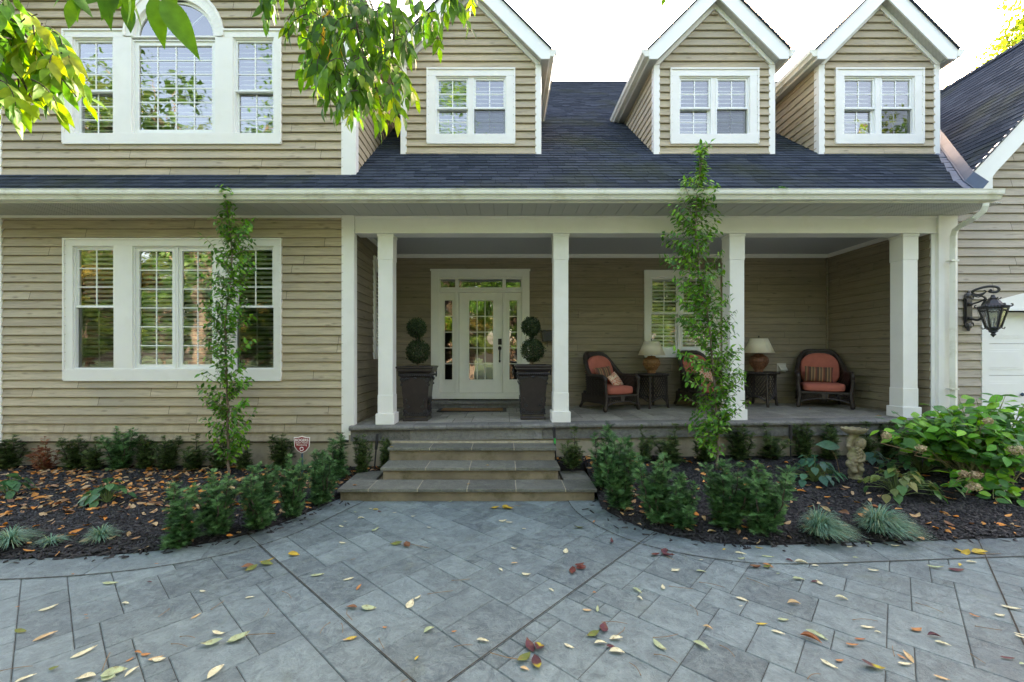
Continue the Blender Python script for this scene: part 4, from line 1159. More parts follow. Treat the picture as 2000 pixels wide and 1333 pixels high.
    fs.append(tuple(range(N2))[::-1]); fs.append(tuple(K*N2+i for i in range(N2)))
    c.add(vs,fs); c.build('back_cushion','coral',t,smooth=True)
    return t
chA=make_chair('wicker_armchair','dark wicker armchair with coral cushions left of the two lamps, turned towards the steps')
spotsC=[((1.97,8.02),28,''),((3.82,8.12),14,'dark wicker armchair with coral cushions half hidden behind the slender tree'),((6.0,8.02),-29,'dark wicker armchair with coral cushions in the far right corner of the porch')]
chairs=[]
for i,((x,y),a,lb) in enumerate(spotsC):
    o=chA if i==0 else copy_tree(chA)
    o.location=(x,y,zf(x)); o.rotation_euler=(0,0,R(a)); o.scale=(1.07,1.07,1.05)
    if lb: o['label']=lb
    chairs.append(o)
def pillow(ch,loc,size,rx,ry,rz,m,label):
    mb=MB(); n=14
    vs=[];
    for s in (1,-1):
        for i in range(n+1):
            for j in range(n+1):
                u=2*i/n-1; w=2*j/n-1
                h=((1-u*u)*(1-w*w))**.42
                pin=1-.07*(1-abs(u))*0-.06*(u*u)*(1-w*w)*0
                vs.append((u*size[0]*(1-.05*(1-w*w)),w*size[1]*(1-.05*(1-u*u)),s*h*size[2]))
    fs=[]
    for s in (0,1):
        b=s*(n+1)**2
        for i in range(n):
            for j in range(n):
                q=(b+i*(n+1)+j,b+(i+1)*(n+1)+j,b+(i+1)*(n+1)+j+1,b+i*(n+1)+j+1); fs.append(q if s==0 else q[::-1])
    mb.add(vs,fs); o=mb.build('throw_pillow',m,smooth=True)
    Mx=Matrix.Rotation(R(rz),4,'Z')@Matrix.Rotation(R(rx),4,'X')@Matrix.Rotation(R(ry),4,'Z')
    base=Matrix.Translation(ch.location)@Matrix.Rotation(ch.rotation_euler.z,4,'Z')@Matrix.Translation(Vector(loc)*1.06)
    o.matrix_world=base@Mx
    tag(o,label,'pillow'); return o
pillow(chairs[0],(-.07,.02,.62),(.19,.14,.055),76,6,0,'stripe','brown striped throw pillow leaning back in the left wicker armchair')
pillow(chairs[0],(.13,-.06,.50),(.17,.15,.05),60,20,14,'floral','coral and cream patterned throw pillow on the seat of the left wicker armchair')
pillow(chairs[2],(-.04,-.02,.57),(.22,.145,.055),76,-3,0,'stripe','brown striped throw pillow in the corner wicker armchair')
pillow(chairs[1],(0.02,.0,.56),(.19,.15,.055),74,5,0,'floral','coral and cream patterned throw pillow on the armchair behind the tree')
def make_table(label):
    t=empty('side_table',(0,0,0),label,'side table','round wicker side tables on the porch')
    Rr=.27
    mb=MB(); mb.lathe([(.0,.615),(.29,.615),(.315,.622),(.322,.634),(.315,.646),(.29,.650),(.0,.652)],n=28)
    for i in range(56): 
        a=2*math.pi*i/56; mb.ball((.318*math.cos(a),.318*math.sin(a),.634),(.014,.014,.02),5,4)
    for k in range(6):
        r=.05+.045*k; mb.tube([Vector((r*math.cos(a),r*math.sin(a),.653)) for a in np.linspace(0,2*math.pi,25)],.004,4,cap=False)
    mb.build('table_top','wicker',t,smooth=True)
    for k in range(4):
        a=R(45+90*k+20); l=MB(); n=14
        l.tube([Vector(((Rr+.03*(1-i/n)**3)*math.cos(a),(Rr+.03*(1-i/n)**3)*math.sin(a),.015+.6*i/n)) for i in range(n+1)],[.022+.004*(i%2) for i in range(n+1)],8)
        l.ball((.305*math.cos(a),.305*math.sin(a),.015),(.026,.026,.015),8,5); l.build('leg','wicker',t,smooth=True)
    la=MB(); C_=2*math.pi*Rr
    lattice(la,lambda u,w:Vector((Rr*.97*math.cos(u/Rr),Rr*.97*math.sin(u/Rr),w)),0,C_,.17,.6,.055,.0055)
    for z in (.60,.17): la.tube([Vector((Rr*.97*math.cos(a),Rr*.97*math.sin(a),z+(.0 if z>.3 else .045*math.cos(4*(a-R(20)))))) for a in np.linspace(0,2*math.pi,33)],.013,6,cap=False)
    la.build('lattice_side','wicker',t); return t
tb=make_table('round dark wicker side table left of the slender tree, under the lighter lamp')
tb.location=(2.86,8.2,zf(2.86)); tb2=copy_tree(tb); tb2.location=(4.97,8.22,zf(4.97)); tb2.rotation_euler.z=R(18)
tb2['label']='round dark wicker side table right of the third column, under the darker lamp'
def make_lamp(loc,mcane,sc,label,seam):
    t=empty('table_lamp',loc,label,'table lamp','lamps on the wicker side tables')
    b=MB(); prof=[(.075,0),(.085,.012),(.07,.03),(.075,.05),(.125,.12),(.155,.18),(.16,.22),(.14,.27),(.095,.305),(.07,.315),(.085,.325),(.08,.338),(.03,.345)]
    prof=[(r*sc,z*sc) for r,z in prof]; b.lathe([(r*.93,z) for r,z in prof],n=20)
    for k in range(22):
        a=2*math.pi*k/22; b.tube([Vector((r*math.cos(a),r*math.sin(a),z)) for r,z in prof[2:10]],.006,5,cap=False)
    for z,r in ((.13,.131),(.20,.161),(.26,.146),(.305,.098),(.05,.078)): b.tube([Vector((r*sc*1.03*math.cos(a),r*sc*1.03*math.sin(a),z*sc)) for a in np.linspace(0,2*math.pi,25)],.006,5,cap=False)
    for v in range(len(b.v)): b.v[v]=tuple(b.v[v][i]+loc[i] for i in range(3))
    b.build('lamp_base',mcane,t,smooth=True)
    s=MB(); z0,z1=.36*sc,.62*sc; r0,r1=.255,.148; n=36; r0*=sc;r1*=sc
    vs=[(r*math.cos(2*math.pi*i/n)+loc[0],r*math.sin(2*math.pi*i/n)+loc[1],z+loc[2]) for (r,z) in ((r0,z0),(r1,z1),(r1-.005,z1),(r0-.005,z0)) for i in range(n)]
    s.add(vs,[(k*n+i,k*n+(i+1)%n,((k+1)%4)*n+(i+1)%n,((k+1)%4)*n+i) for k in range(4) for i in range(n)])
    sh=s.build('lamp_shade','shade',t,smooth=True)
    tr=MB()
    for r,z in ((r0,z0),(r1,z1)): tr.tube([Vector((loc[0]+r*math.cos(a),loc[1]+r*math.sin(a),loc[2]+z)) for a in np.linspace(0,2*math.pi,33)],.005,5,cap=False)
    if seam: tr.tube([Vector((loc[0]+.005,loc[1]-r0-.002,loc[2]+z0)),Vector((loc[0]+.005,loc[1]-r1-.002,loc[2]+z1))],.004,4)
    tr.build('shade_trim','shade',sh)
    f=MB(); f.tube([Vector((loc[0],loc[1],loc[2]+.33*sc)),Vector((loc[0],loc[1],loc[2]+.655*sc))],.005,6); f.ball((loc[0],loc[1],loc[2]+.665*sc),.014,8,6)
    for a in (0,2.1,4.2): f.tube([Vector((loc[0],loc[1],loc[2]+z1-.01)),Vector((loc[0]+r1*math.cos(a),loc[1]+r1*math.sin(a),loc[2]+z1))],.003,4)
    f.build('finial','handle',t,smooth=True)
    return t
make_lamp((2.86,8.2,zf(2.86)+.655),'cane',.98,'table lamp with light brown cane base and plain cream shade',False)
make_lamp((4.93,8.2,zf(4.97)+.655),'canedark',1.03,'table lamp with dark red brown cane base and seamed cream shade',True)
# doormat
mb=MB(); z=zf(-.6)+.004; mb.box(-1.23,.06,7.83,8.27,z,z+.014); dm=tag(mb.build('doormat','mat_rubber',bevel=.004),'long brown and black doormat in front of the front door','doormat')
mb=MB(); mb.box(-1.16,-.01,7.88,8.22,z+.012,z+.022); o=mb.build('coir_pad','coir'); o.parent=dm
# mailbox
mb0=empty('mailbox',(1.0,8.5,2.2),'small black mailbox on the porch wall beside the second column','mailbox')
mb=MB(); q=P(1059,648,8.5); q2=P(1084,667,8.5); mb.box(q.x,q2.x,8.45,8.578,q2.z,q.z); mb.prism([(8.44,q.z-.03),(8.44,q.z),(8.578,q.z+.04),(8.578,q.z)],lambda u,w,d:Vector((d,u,w)),q.x-.01,q2.x+.01); mb.build('box','black',mb0,bevel=.004)
mb=MB(); x=X_(1068.5,8.5); mb.tube([(x,8.5,q2.z),(x,8.47,q2.z-.09),(x,8.44,q2.z-.115),(x,8.42,q2.z-.10)],.006,6); mb.build('newspaper_hook','black',mb0)

# ---------------- planters with double-ball topiary ----------------
def make_planter(label,x,y):
    t=empty('planter',(x,y,zf(x)),label,'planter','tall ornate planters beside the front door')
    w=lambda z: .205+.075*(z/.80)**1.2
    m=MB(); prof=[(.235,0),(.235,.035),(.215,.05),(.21,.075)]+[(w(z),z) for z in np.linspace(.08,.70,8)]+[(.285,.72),(.30,.74),(.285,.755),(.275,.765),(.31,.79),(.33,.81),(.325,.835),(.345,.85),(.345,.875),(.32,.88),(.29,.872),(.26,.84)]
    vs=[];n=len(prof)
    for r,z in prof:
        for sx,sy in ((-1,-1),(1,-1),(1,1),(-1,1)): vs.append((x+sx*r*.85,y+sy*r*.85,zf(x)+z))
    fs=[(i*4+j,i*4+(j+1)%4,(i+1)*4+(j+1)%4,(i+1)*4+j) for i in range(n-1) for j in range(4)]+[(3,2,1,0),tuple(range(4*n-4,4*n))]
    m.add(vs,fs); m.build('body','bronze',t,bevel=.006)
    orn=MB(); rr=random.Random(4)
    for a in range(4):
        ro=Matrix.Rotation(a*math.pi/2,3,'Z')
        def q(u,z,d): 
            r=(w(z)+d)*.85; v=ro@Vector((u,-r,z)); return v+Vector((x,y,zf(x)))
        for s in (-1,1):
            # scrolls in the top corners, S-scrolls low down
            def scroll(cu,cz,r0,turns,sg,sz):
                k=int(18*turns); orn.tube([q(cu+sg*r0*(1-i/k)*math.cos(i/k*turns*2*math.pi),cz+sz*r0*(1-i/k)*math.sin(i/k*turns*2*math.pi),.012) for i in range(k)],[.009*(1-.5*i/k) for i in range(k)],5)
            ww=w(.68)*.85; wl=w(.15)*.85
            scroll(s*(ww-.035),.655,.035,1.4,s,1); scroll(s*(ww-.085),.675,.022,1.3,-s,1); scroll(s*(ww-.022),.59,.022,1.3,s,-1)
            scroll(s*(ww-.13),.69,.014,1.2,s,-1)
            scroll(s*(wl-.03),.15,.03,1.4,s,1); scroll(s*(wl-.065),.24,.03,1.5,-s,-1); scroll(s*(wl-.09),.13,.02,1.3,s,-1)
            orn.tube([q(s*(wl-.035),.28,.01),q(s*(wl-.05),.33,.012),q(s*(wl-.03),.36,.01)],.007,5)
        for i in range(13):
            u=-.19+.38*i/12; orn.ball(q(u,.098,.014),(.013,.013,.016),6,4); orn.ball(q(u*1.0,.128,.008),(.008,.008,.014),5,4)
        for i in range(17): u=-.25+.5*i/16; orn.ball(q(u*.98,.735,.03),(.009,.009,.012),5,4)
        orn.ball(q(0,.69,.012),(.03,.012,.02),8,5)
    for s in (-1,1): # ring handles hanging at the sides
        cx_=x+s*(.345*.85+.01)
        orn.tube([Vector((cx_,y+.035*math.cos(a),zf(x)+.76+.05*math.sin(a))) for a in np.linspace(0,2*math.pi,13)],.009,6,cap=False)
    orn.build('relief_ornament','black',t,smooth=True)
    sl_=MB(); sl_.box(x-.245,x+.245,y-.245,y+.245,zf(x)+.80,zf(x)+.845); sl_.build('soil','soil',t)
    return t
PLX=(-1.405,.475); PLY=6.98
make_planter('tall dark bronze planter with scroll relief left of the front door',PLX[0],PLY)
make_planter('tall dark bronze planter with scroll relief right of the front door, beside the second column',PLX[1],PLY)
def leafball(c,r,n,cols,size,tm,rnd=.08):
    d=rv(n); rad=r*(1-RNG.random(n)**2.2*.35)*(1+RNG.normal(0,rnd*.6,n))
    T=np.array(c)+d*rad[:,None]; Rm=basis(d*.5+rv(n),d+rv(n)*.8); return scat(tm,Rm,T,size*RNG.uniform(.7,1.3,n),pal(cols,n,.3))
def make_topiary(x,y,zb,cols,label):
    t=empty('topiary_shrub',(x,y,zb),label,'topiary','double ball topiaries in the planters')
    zt=zb
    balls=[((x+.005,y,zb+.27),.185),((x-.02,y,zb+.655),.150)]
    for c,r in balls:
        tm=leaf_t(.32,.1,.2,3)
        V,Fc,C=joinp([leafball(c,r,2600,[(.025,.05,.018),(.045,.075,.025),(.02,.035,.015),(.07,.09,.03)],.026,tm)])
        me=npmesh(V-np.array([x,y,zb]),Fc,C); link('clipped_ball',me,'leaf',t)
    mb=MB(); mb.tube([(x,y,zb-.04),(x+.01,y,zb+.15),(x,y,zb+.45),(x-.02,y,zb+.6)],[.014,.012,.010,.008],7); 
    for k in range(10):
        a=k*.63; mb.tube([(x,y,zb+.02+.004*k),(x+.06*math.cos(a),y+.06*math.sin(a),zb+.12),(x+.11*math.cos(a),y+.11*math.sin(a),zb+.2)],.004,4)
    mb.build('stem','bark',t)
    tm=leaf_t(.32,.1,.2,3); n=180; T=np.c_[x+RNG.normal(0,.02,n),y+RNG.normal(0,.02,n),zb+.40+RNG.uniform(0,.12,n)]
    V,Fc,C=scat(tm,basis(rv(n),rv(n)),T,.024*RNG.uniform(.7,1.3,n),pal([(.03,.05,.02)],n,.3)); link('stem_leaves',npmesh(V-np.array([x,y,zb]),Fc,C),'leaf',t)
for x,lb in zip(PLX,('two ball clipped topiary in the planter left of the front door','two ball clipped topiary in the planter beside the second column')): make_topiary(x,PLY,zf(x)+.845,None,lb)

# ---------------- wall lantern ----------------
def make_lantern():
    Yw=YG-.03; cx_=X_(1889,Yw); cz_=Z_(608,Yw)
    t=empty('wall_lantern',(cx_,Yw,cz_),'large black scrolled wall lantern mounted on the siding beside the garage door','wall lantern')
    b=MB(); h=.30
    b.box(cx_-.045,cx_+.045,Yw-.035,Yw,cz_-.22,cz_+.22); b.box(cx_-.06,cx_+.06,Yw-.02,Yw-.001,cz_-.2,cz_+.2)
    for s in (1,-1):
        b.ball((cx_,Yw-.02,cz_+s*.235),(.06,.03,.05),10,6); b.ball((cx_,Yw-.02,cz_+s*.285),(.03,.02,.03),8,5)
        for q in (-1,1):
            b.tube([Vector((cx_+q*(.045+.02*math.sin(a)),Yw-.03,cz_+s*(.2+.03*math.cos(a)+.01))) for a in np.linspace(0,5,10)],.010,5)
    b.ball((cx_,Yw-.05,cz_+.1),(.03,.03,.03),8,6); b.ball((cx_,Yw-.05,cz_-.12),(.03,.03,.03),8,6)
    b.build('back_plate','black',t,bevel=.003)
    L=Vector((cx_+.115,Yw-.47,0)); L=P(1940,620,6.17); lx,ly=L.x,L.y
    tz=Z_(585,ly)
    a=MB()
    p0=Vector((cx_+.0,Yw-.05,cz_-.12)); top=Z_(560,ly)
    pts=[p0,p0+Vector((.02,-.09,-.03)),p0+Vector((.04,-.14,.05)),Vector((cx_+.05,Yw-.16,cz_+.05)),Vector((cx_+.055,Yw-.20,cz_+.18)),Vector((lx-.13,ly+.16,top-.06)),Vector((lx-.06,ly+.07,top)),Vector((lx+.02,ly-.01,top-.005)),Vector((lx+.05,ly-.03,top-.05)),Vector((lx+.02,ly-.01,top-.085)),Vector((lx-.03,ly+.02,top-.07)),Vector((lx-.02,ly,top-.045))]
    def cr(P_,n=6):
        o=[]; 
        for i in range(len(P_)-1):
            a0,b0,c0,d0=P_[max(i-1,0)],P_[i],P_[i+1],P_[min(i+2,len(P_)-1)]
            for k in range(n):
                u=k/n; o.append(.5*((2*b0)+(c0-a0)*u+(2*a0-5*b0+4*c0-d0)*u*u+(3*b0-a0-3*c0+d0)*u**3))
        o.append(P_[-1]); return o
    a.tube(cr(pts),.017,8)
    a.tube(cr([Vector((cx_,Yw-.05,cz_+.1)),Vector((cx_+.03,Yw-.12,cz_+.12)),Vector((cx_+.055,Yw-.2,cz_+.16))]),.013,6)
    for k in range(3): a.tube(cr([Vector((lx-.14,ly+.17,top-.09)),Vector((lx-.10,ly+.10,top-.10-.02*k)),Vector((lx-.05,ly+.05,top-.07)),Vector((lx-.07,ly+.06,top-.045))]),.008,5)
    a.build('arm','black',t,smooth=True)
    n=6; z0=Z_(641,ly); z1=Z_(603,ly); r0,r1=.075,.145
    def hexr(r,z,k): an=2*math.pi*k/n+.3; return Vector((lx+r*math.cos(an),ly+r*math.sin(an),z))
    r_=MB(); prof=[(.155,z1-.0),(.165,z1+.015),(.155,z1+.035),(.125,z1+.045),(.09,z1+.075),(.07,z1+.11),(.04,z1+.135),(.045,z1+.15),(.03,z1+.165),(.02,z1+.2)]
    vs=[hexr(r,z,k) for r,z in prof for k in range(n)]; r_.add(vs,[(i*n+j,i*n+(j+1)%n,(i+1)*n+(j+1)%n,(i+1)*n+j) for i in range(len(prof)-1) for j in range(n)]+[tuple(range(n))[::-1]])
    for k in range(n):
        r_.tube([hexr(.165,z1+.02,k),hexr(.185,z1+.035,k),hexr(.18,z1+.055,k),hexr(.165,z1+.055,k)],.010,5)
        for q in range(5): 
            pa=hexr(.16,z1+.02,k).lerp(hexr(.16,z1+.02,k+1),(q+.5)/5); r_.ball(pa,(.012,.012,.02),5,4)
        r_.tube([hexr(.04,z1+.13,k),hexr(.07,z1+.14,k),hexr(.075,z1+.16,k)],.006,4)
    r_.build('roof_cap','black',t)
    c=MB()
    for k in range(n):
        c.tube([hexr(r0,z0,k),hexr(r1,z1,k)],.011,5); c.tube([hexr(r0,z0,k),hexr(r0,z0,k+1)],.012,5); c.tube([hexr(r1,z1,k),hexr(r1,z1,k+1)],.012,5)
        A_=hexr(r1,z1,k);B_=hexr(r1,z1,k+1);m_=(A_+B_)/2+Vector((0,0,-.02)); C1=hexr(r1*.93,z1-.04,k); 
        c.tube([hexr(r1*.88,z1-.06,k),A_.lerp(B_,.25)+Vector((0,0,-.025)),m_+Vector((0,0,-.03)),A_.lerp(B_,.75)+Vector((0,0,-.025)),hexr(r1*.88,z1-.06,k+1)],.006,4)
        c.tube([hexr(r0,z0,k),hexr(r0+.03,z0-.015,k),hexr(r0+.035,z0+.01,k)],.008,5)
    c.add([hexr(r0,z0,k) for k in range(n)],[tuple(range(n))])
    prof=[(.078,z0-.0),(.055,z0-.03),(.045,z0-.045),(.05,z0-.055),(.02,z0-.075),(.032,z0-.095),(.012,z0-.12),(.003,z0-.135)]
    c.lathe([(r,z) for r,z in prof],(lx,ly,0),12)
    c.build('cage','black',t)
    g=MB()
    for k in range(n): g.add([hexr(r0-.002,z0+.01,k),hexr(r0-.002,z0+.01,k+1),hexr(r1-.004,z1-.01,k+1),hexr(r1-.004,z1-.01,k)],[(0,1,2,3)])
    g.build('glass_pane','lantern_glass',t)
    for k in range(3):
        m=MB(); an=k*2.1; x=lx+.025*math.cos(an);y=ly+.025*math.sin(an); m.tube([(x,y,z0),(x,y,z0+.09)],.012,8); m.ball((x,y,z0+.12),(.011,.011,.03),8,6); m.build('candle_bulb','paper',t,smooth=True)
make_lantern()
# ======================= PLANTS =======================
def GB(px,py):
    """photo pixel of a foot -> point on the bed or paving"""
    z=.0
    for _ in range(12):
        Y=F*(H-z)/(py-CY); X=(px-CX)/F*Y
        z=z*.5+.5*(bedz(X,Y) if Y>edgeY(X) else .004)
    return Vector((X,Y,z))
def nplink(name,parts,mat,parent,origin=(0,0,0)):
    V,Fc,C=joinp(parts); return link(name,npmesh(V-np.array(origin),Fc,C),mat,parent)
# ---- yew shrubs: four variants, shared meshes ----
def sprig_t():
    """feathery yew tip: short axis with two-ranked needles, length 1"""
    V=[];Fs=[]
    for i in range(7):
        t=i/6.0; x=t*.75
        for s in (-1,1):
            L=.46*(1-.35*t); b=len(V); V+=[(x-.035,0,0),(x+.035,0,0),(x+.22*L/.46,s*L,.08)]; Fs.append((b,b+1,b+2))
    b=len(V); V+=[(.70,-.04,0),(.70,.04,0),(1.12,0,.03)]; Fs.append((b,b+1,b+2))
    return np.array(V),np.array(Fs)
SPR=sprig_t()
def make_yew(seed,cols,nstem=9,wide=.42,dens=1.0,bare=0):
    rg=random.Random(seed); T=[];D=[];U=[];S=[];CB=[];mb=MB()
    for k in range(nstem):
        a=rg.uniform(0,6.283); lean=rg.uniform(.05,1)*wide; hgt=rg.uniform(.45,.98) if k else 1.0
        if k==0: lean*=.25
        p=Vector((.02*math.cos(a),.02*math.sin(a),0)); pts=[p.copy()]
        n=10
        for i in range(n):
            f=(i+1)/n; p=Vector((math.cos(a)*lean*f**.8*(1-.25*f)+rg.gauss(0,.012),math.sin(a)*lean*f**.8*(1-.25*f)+rg.gauss(0,.012),hgt*f)); pts.append(p)
        mb.tube(pts,[.014*(1-.8*i/n) for i in range(n+1)],5)
        for i in range(1,n+1):
            m_=int(5*dens)
            for j in range(m_):
                b=rg.uniform(0,6.283); f=i/n
                L=rg.uniform(.05,.16)*(1.15-.6*f); el=rg.uniform(.1,.9)
                base=pts[i-1].lerp(pts[i],rg.random()); d=Vector((math.cos(b),math.sin(b),el)).normalized()
                q=int(L/.026)+1; cb=np.array(rg.choice(cols))*rg.uniform(.7,1.4)
                for w in range(q):
                    c=base+d*(L*(w+.6)/q); 
                    for _ in range(2):
                        dd=(d+Vector((rg.gauss(0,.55),rg.gauss(0,.55),rg.gauss(.15,.4)))); T.append(c); D.append(dd); U.append((rg.gauss(0,.5),rg.gauss(0,.5),1)); S.append(rg.uniform(.045,.085)); CB.append(cb)
            if i==n:
                for j in range(8): T.append(pts[-1]); D.append((rg.gauss(0,.4),rg.gauss(0,.4),1)); U.append((rg.gauss(0,1),rg.gauss(0,1),.3)); S.append(.05); CB.append(np.array(cols[-1]))
    n=len(T); T=np.array([tuple(t) for t in T]); D=np.array([tuple(t) for t in D]); U=np.array(U)
    C=np.array(CB)*RNG.uniform(.8,1.2,(n,1))
    V,Fc,Cc=scat(SPR,basis(D,U),T,np.array(S),C)
    return npmesh(V,Fc,Cc),mb
YG1=[(.045,.120,.034),(.085,.190,.058),(.022,.060,.020),(.13,.26,.09)]
YG2=[(.055,.105,.025),(.085,.135,.04),(.025,.055,.018),(.12,.17,.05)]
YBR=[(.22,.07,.03),(.28,.11,.05),(.16,.05,.025)]
yv=[]
for i,(sd,c,ns,wd,dn) in enumerate([(1,YG1,11,.36,1.05),(2,YG1,9,.34,1.0),(5,YG2,8,.34,1.0),(8,YG2,7,.42,.9),(11,YG1,13,.44,1.0)]):
    me,mb=make_yew(sd,c,ns,wd,dn); tmp=mb.build('s','barkdark'); sm=tmp.data; bpy.data.objects.remove(tmp); me.materials.append(M['needle']); yv.append((me,sm))
med,mb=make_yew(21,YBR,8,.4,.55); tmp=mb.build('s','twig'); smd=tmp.data; bpy.data.objects.remove(tmp); med.materials.append(M['needle'])
def yew(cx,ytop,ybase,width,var,label,depthfix=None,dead=False):
    b=GB(cx,ybase)
    if b.y>6.3: b=Vector((X_(cx,6.3),6.3,bedz(X_(cx,6.3),6.3)))
    s=F/b.y; h=(ybase-ytop)/s; 
    if b.y>=6.29: h=Z_(ytop,b.y)-b.z
    w=width/s*1.22
    t=empty('dead_yew_shrub' if dead else 'yew_shrub',b,label,'shrub','small yew shrubs planted in the beds',rz=random.uniform(0,6.28))
    me,sm=(med,smd) if dead else yv[var]
    k=.30+.12 ; bw=.62
    sc=(w/bw,w/bw*.95,h/1.03)
    for nm,mm in (('foliage',me),('stems',sm)):
        o=bpy.data.objects.new(nm,mm); COL.objects.link(o); o.parent=t; o.scale=sc
yews=[(18,850,912,62,2,'yew shrub at the far left end of the house wall'),
(92,852,910,48,0,'brown dead yew shrub by the left house wall'),
(147,850,910,50,2,'green yew shrub directly right of the brown dead one'),
(187,853,912,44,3,'thin yew shrub second to the right of the dead one'),
(236,833,914,56,0,'tallest dark yew shrub by the wall under the left window'),
(282,850,914,48,2,'yew shrub just right of the tallest one by the wall'),
(327,851,914,48,2,'yew shrub by the wall with an orange leaf in it'),
(377,849,912,50,3,'open branched yew shrub left of the left slender tree'),
(428,858,914,40,2,'yew shrub by the wall behind the left slender tree'),
(480,861,912,46,3,'sparse yew shrub by the wall right of the left slender tree'),
(548,847,908,52,2,'yew shrub by the wall just left of the security sign'),
(660,850,935,66,1,'yew shrub under the white corner board, left of the stairs'),
(707,848,926,40,2,'leaning yew shrub between corner board and left path light'),
(750,854,920,34,2,'small yew shrub beside the left path light at the steps'),
(350,942,1063,88,1,'front yew shrub farthest left in the left bed'),
(425,917,1044,76,0,'front yew shrub standing before the left slender tree trunk'),
(506,907,1030,82,4,'front yew shrub just right of the left slender tree'),
(572,888,1010,60,0,'front yew shrub fourth from the left, below the security sign'),
(622,880,985,64,4,'front yew shrub of the left bed nearest the steps'),
(1116,834,916,50,3,'yew shrub right beside the top of the steps'),
(1180,830,952,70,1,'big yew shrub at the inner end of the right bed'),
(1212,856,992,78,4,'bluish yew shrub in front at the right side of the steps'),
(1288,886,1022,82,0,'front yew shrub second from the steps in the right bed'),
(1336,925,1030,66,1,'lower front yew shrub third from the steps in the right bed'),
(1418,899,1030,80,4,'front yew shrub before the right slender tree trunk'),
(1490,901,1040,84,0,'front yew shrub farthest right, before the broad leaved plants'),
(1257,831,903,42,3,'yew shrub under the porch edge, first right of the second column'),
(1310,827,904,72,3,'wide two headed yew shrub under the porch edge'),
(1376,848,902,44,2,'low yew shrub under the porch left of the right tree trunk'),
(1446,828,898,54,2,'yew shrub under the porch, below the third column'),
(1504,828,897,62,3,'spreading yew shrub under the porch left of the right path light'),
(1572,826,892,44,2,'yew shrub under the porch right of the right path light'),
(1618,827,897,52,2,'yew shrub under the porch behind the stone birdbath figure'),
(1684,824,892,52,3,'yew shrub under the porch just right of the stone birdbath'),
(1735,822,892,48,2,'yew shrub below the fourth column behind the hydrangea'),
(1792,822,892,46,3,'yew shrub at the porch end behind the hydrangea')]
for y in yews: yew(*y[:5],y[5],dead='dead one' not in y[5] and 'brown dead' in y[5])

# ---- slender upright trees ----
def slim_tree(cxb,yb,profile,label,seed,Y,topx):
    rg=random.Random(seed)
    b=Vector((X_(cxb,Y),Y,bedz(X_(cxb,Y),Y))); t=empty('slender_tree',b,label,'tree','slender upright young trees in the beds')
    # profile: list of (py, px_left, px_right, density)
    pr=sorted(profile,key=lambda q:-q[0]); ys=[q[0] for q in pr]
    def I(py,k): return float(np.interp(-py,[-y for y in ys],[q[k] for q in pr]))
    top=pr[-1][0]
    tr=MB(); pts=[];rad=[]
    for i in range(25):
        f=i/24; py=yb+(top-yb)*f
        cx=cxb+(I(min(py,ys[0]),4)-cxb)*min(1,f*1.6) if len(pr[0])>4 else (I(py,1)+I(py,2))/2
        pts.append(P(cx+rg.gauss(0,1.2),py,Y+.03*math.sin(f*7))); rad.append(.016*(1-f)**.7+.0025)
    pts[0]=b+Vector((0,0,-.03)); tr.tube(pts,rad,8)
    T=[];D=[];U=[];S=[];C=[]
    def leafline(path,n,r):
        for j in range(n):
            f=(j+.5)/n; k=f*(len(path)-1); i=int(k); p=path[i].lerp(path[min(i+1,len(path)-1)],k-i)
            d=(path[min(i+1,len(path)-1)]-path[i])
            if d.length<1e-5: d=Vector((0,0,1))
            d.normalize(); s=1 if j%2 else -1
            side=d.cross(Vector((rg.gauss(0,.5),rg.gauss(-1,.3),rg.gauss(0,.5))))
            if side.length<.01: side=Vector((1,0,0))
            side.normalize()
            ld=side*s*.9+d*.5+Vector((rg.gauss(0,.25),rg.gauss(0,.35),rg.gauss(-.35,.28)))
            T.append(p); D.append(ld); U.append(Vector((rg.gauss(0,.35),rg.gauss(-.45,.45),1))); S.append(rg.uniform(.045,.100)); C.append(rg.random())
    # several upright leaders plus many side shoots
    nb=0; py=ys[0]
    while py>top:
        dn=I(py,3)
        for _ in range(max(1,int(round(dn*2.15+rg.random()*.8)))):
            f=(yb-py)/(yb-top); k=f*24; i=min(23,max(0,int(k))); base=pts[i].lerp(pts[i+1],k-i)
            rise=rg.uniform(12,62); yy=max(py-rise,top); l_,r_=I(yy,1),I(yy,2)
            tx=rg.uniform(l_,r_)
            if rg.random()<.5: tx=l_+rg.random()*.3*(r_-l_) if rg.random()<.5 else r_-rg.random()*.3*(r_-l_)
            if rg.random()<.16: tx+=rg.uniform(6,24)*(1 if tx>(l_+r_)/2 else -1)
            tgt=P(tx,max(py-rise,top-4),Y+rg.uniform(-.26,.26)); a=base; m_=a.lerp(tgt,.5)+Vector((0,0,-.03))
            path=[a,a.lerp(m_,.5)+Vector((0,0,-.006)),m_,m_.lerp(tgt,.5)+Vector((0,0,.004)),tgt]
            tr.tube(path,[.0055,.0045,.0035,.0025,.0014],4,cap=False)
            L=(tgt-a).length; leafline(path,max(4,int(L/.026)),1)
            if rg.random()<.5:
                q=path[2]; tg2=q+Vector((rg.gauss(0,.08),rg.gauss(0,.08),rg.uniform(.04,.14))); tr.tube([q,tg2],[.003,.0012],4,cap=False); leafline([q,q.lerp(tg2,.5),tg2],5,1)
        py-=9
    leafline(pts[8:],60,1)
    tr.build('trunk','bark',t,smooth=True)
    n=len(T); A=lambda L:np.array([tuple(x) for x in L])
    cols=np.array([(.07,.20,.014),(.11,.28,.020),(.045,.13,.014),(.18,.36,.03)]); ci=(np.array(C)*4).astype(int)
    Cc=cols[ci]*RNG.uniform(.75,1.25,(n,1))
    nplink('foliage',[scat(leaf_t(.24,.05,.22,4),basis(A(D),A(U)),A(T),np.array(S),Cc)],'leaf',t,b)
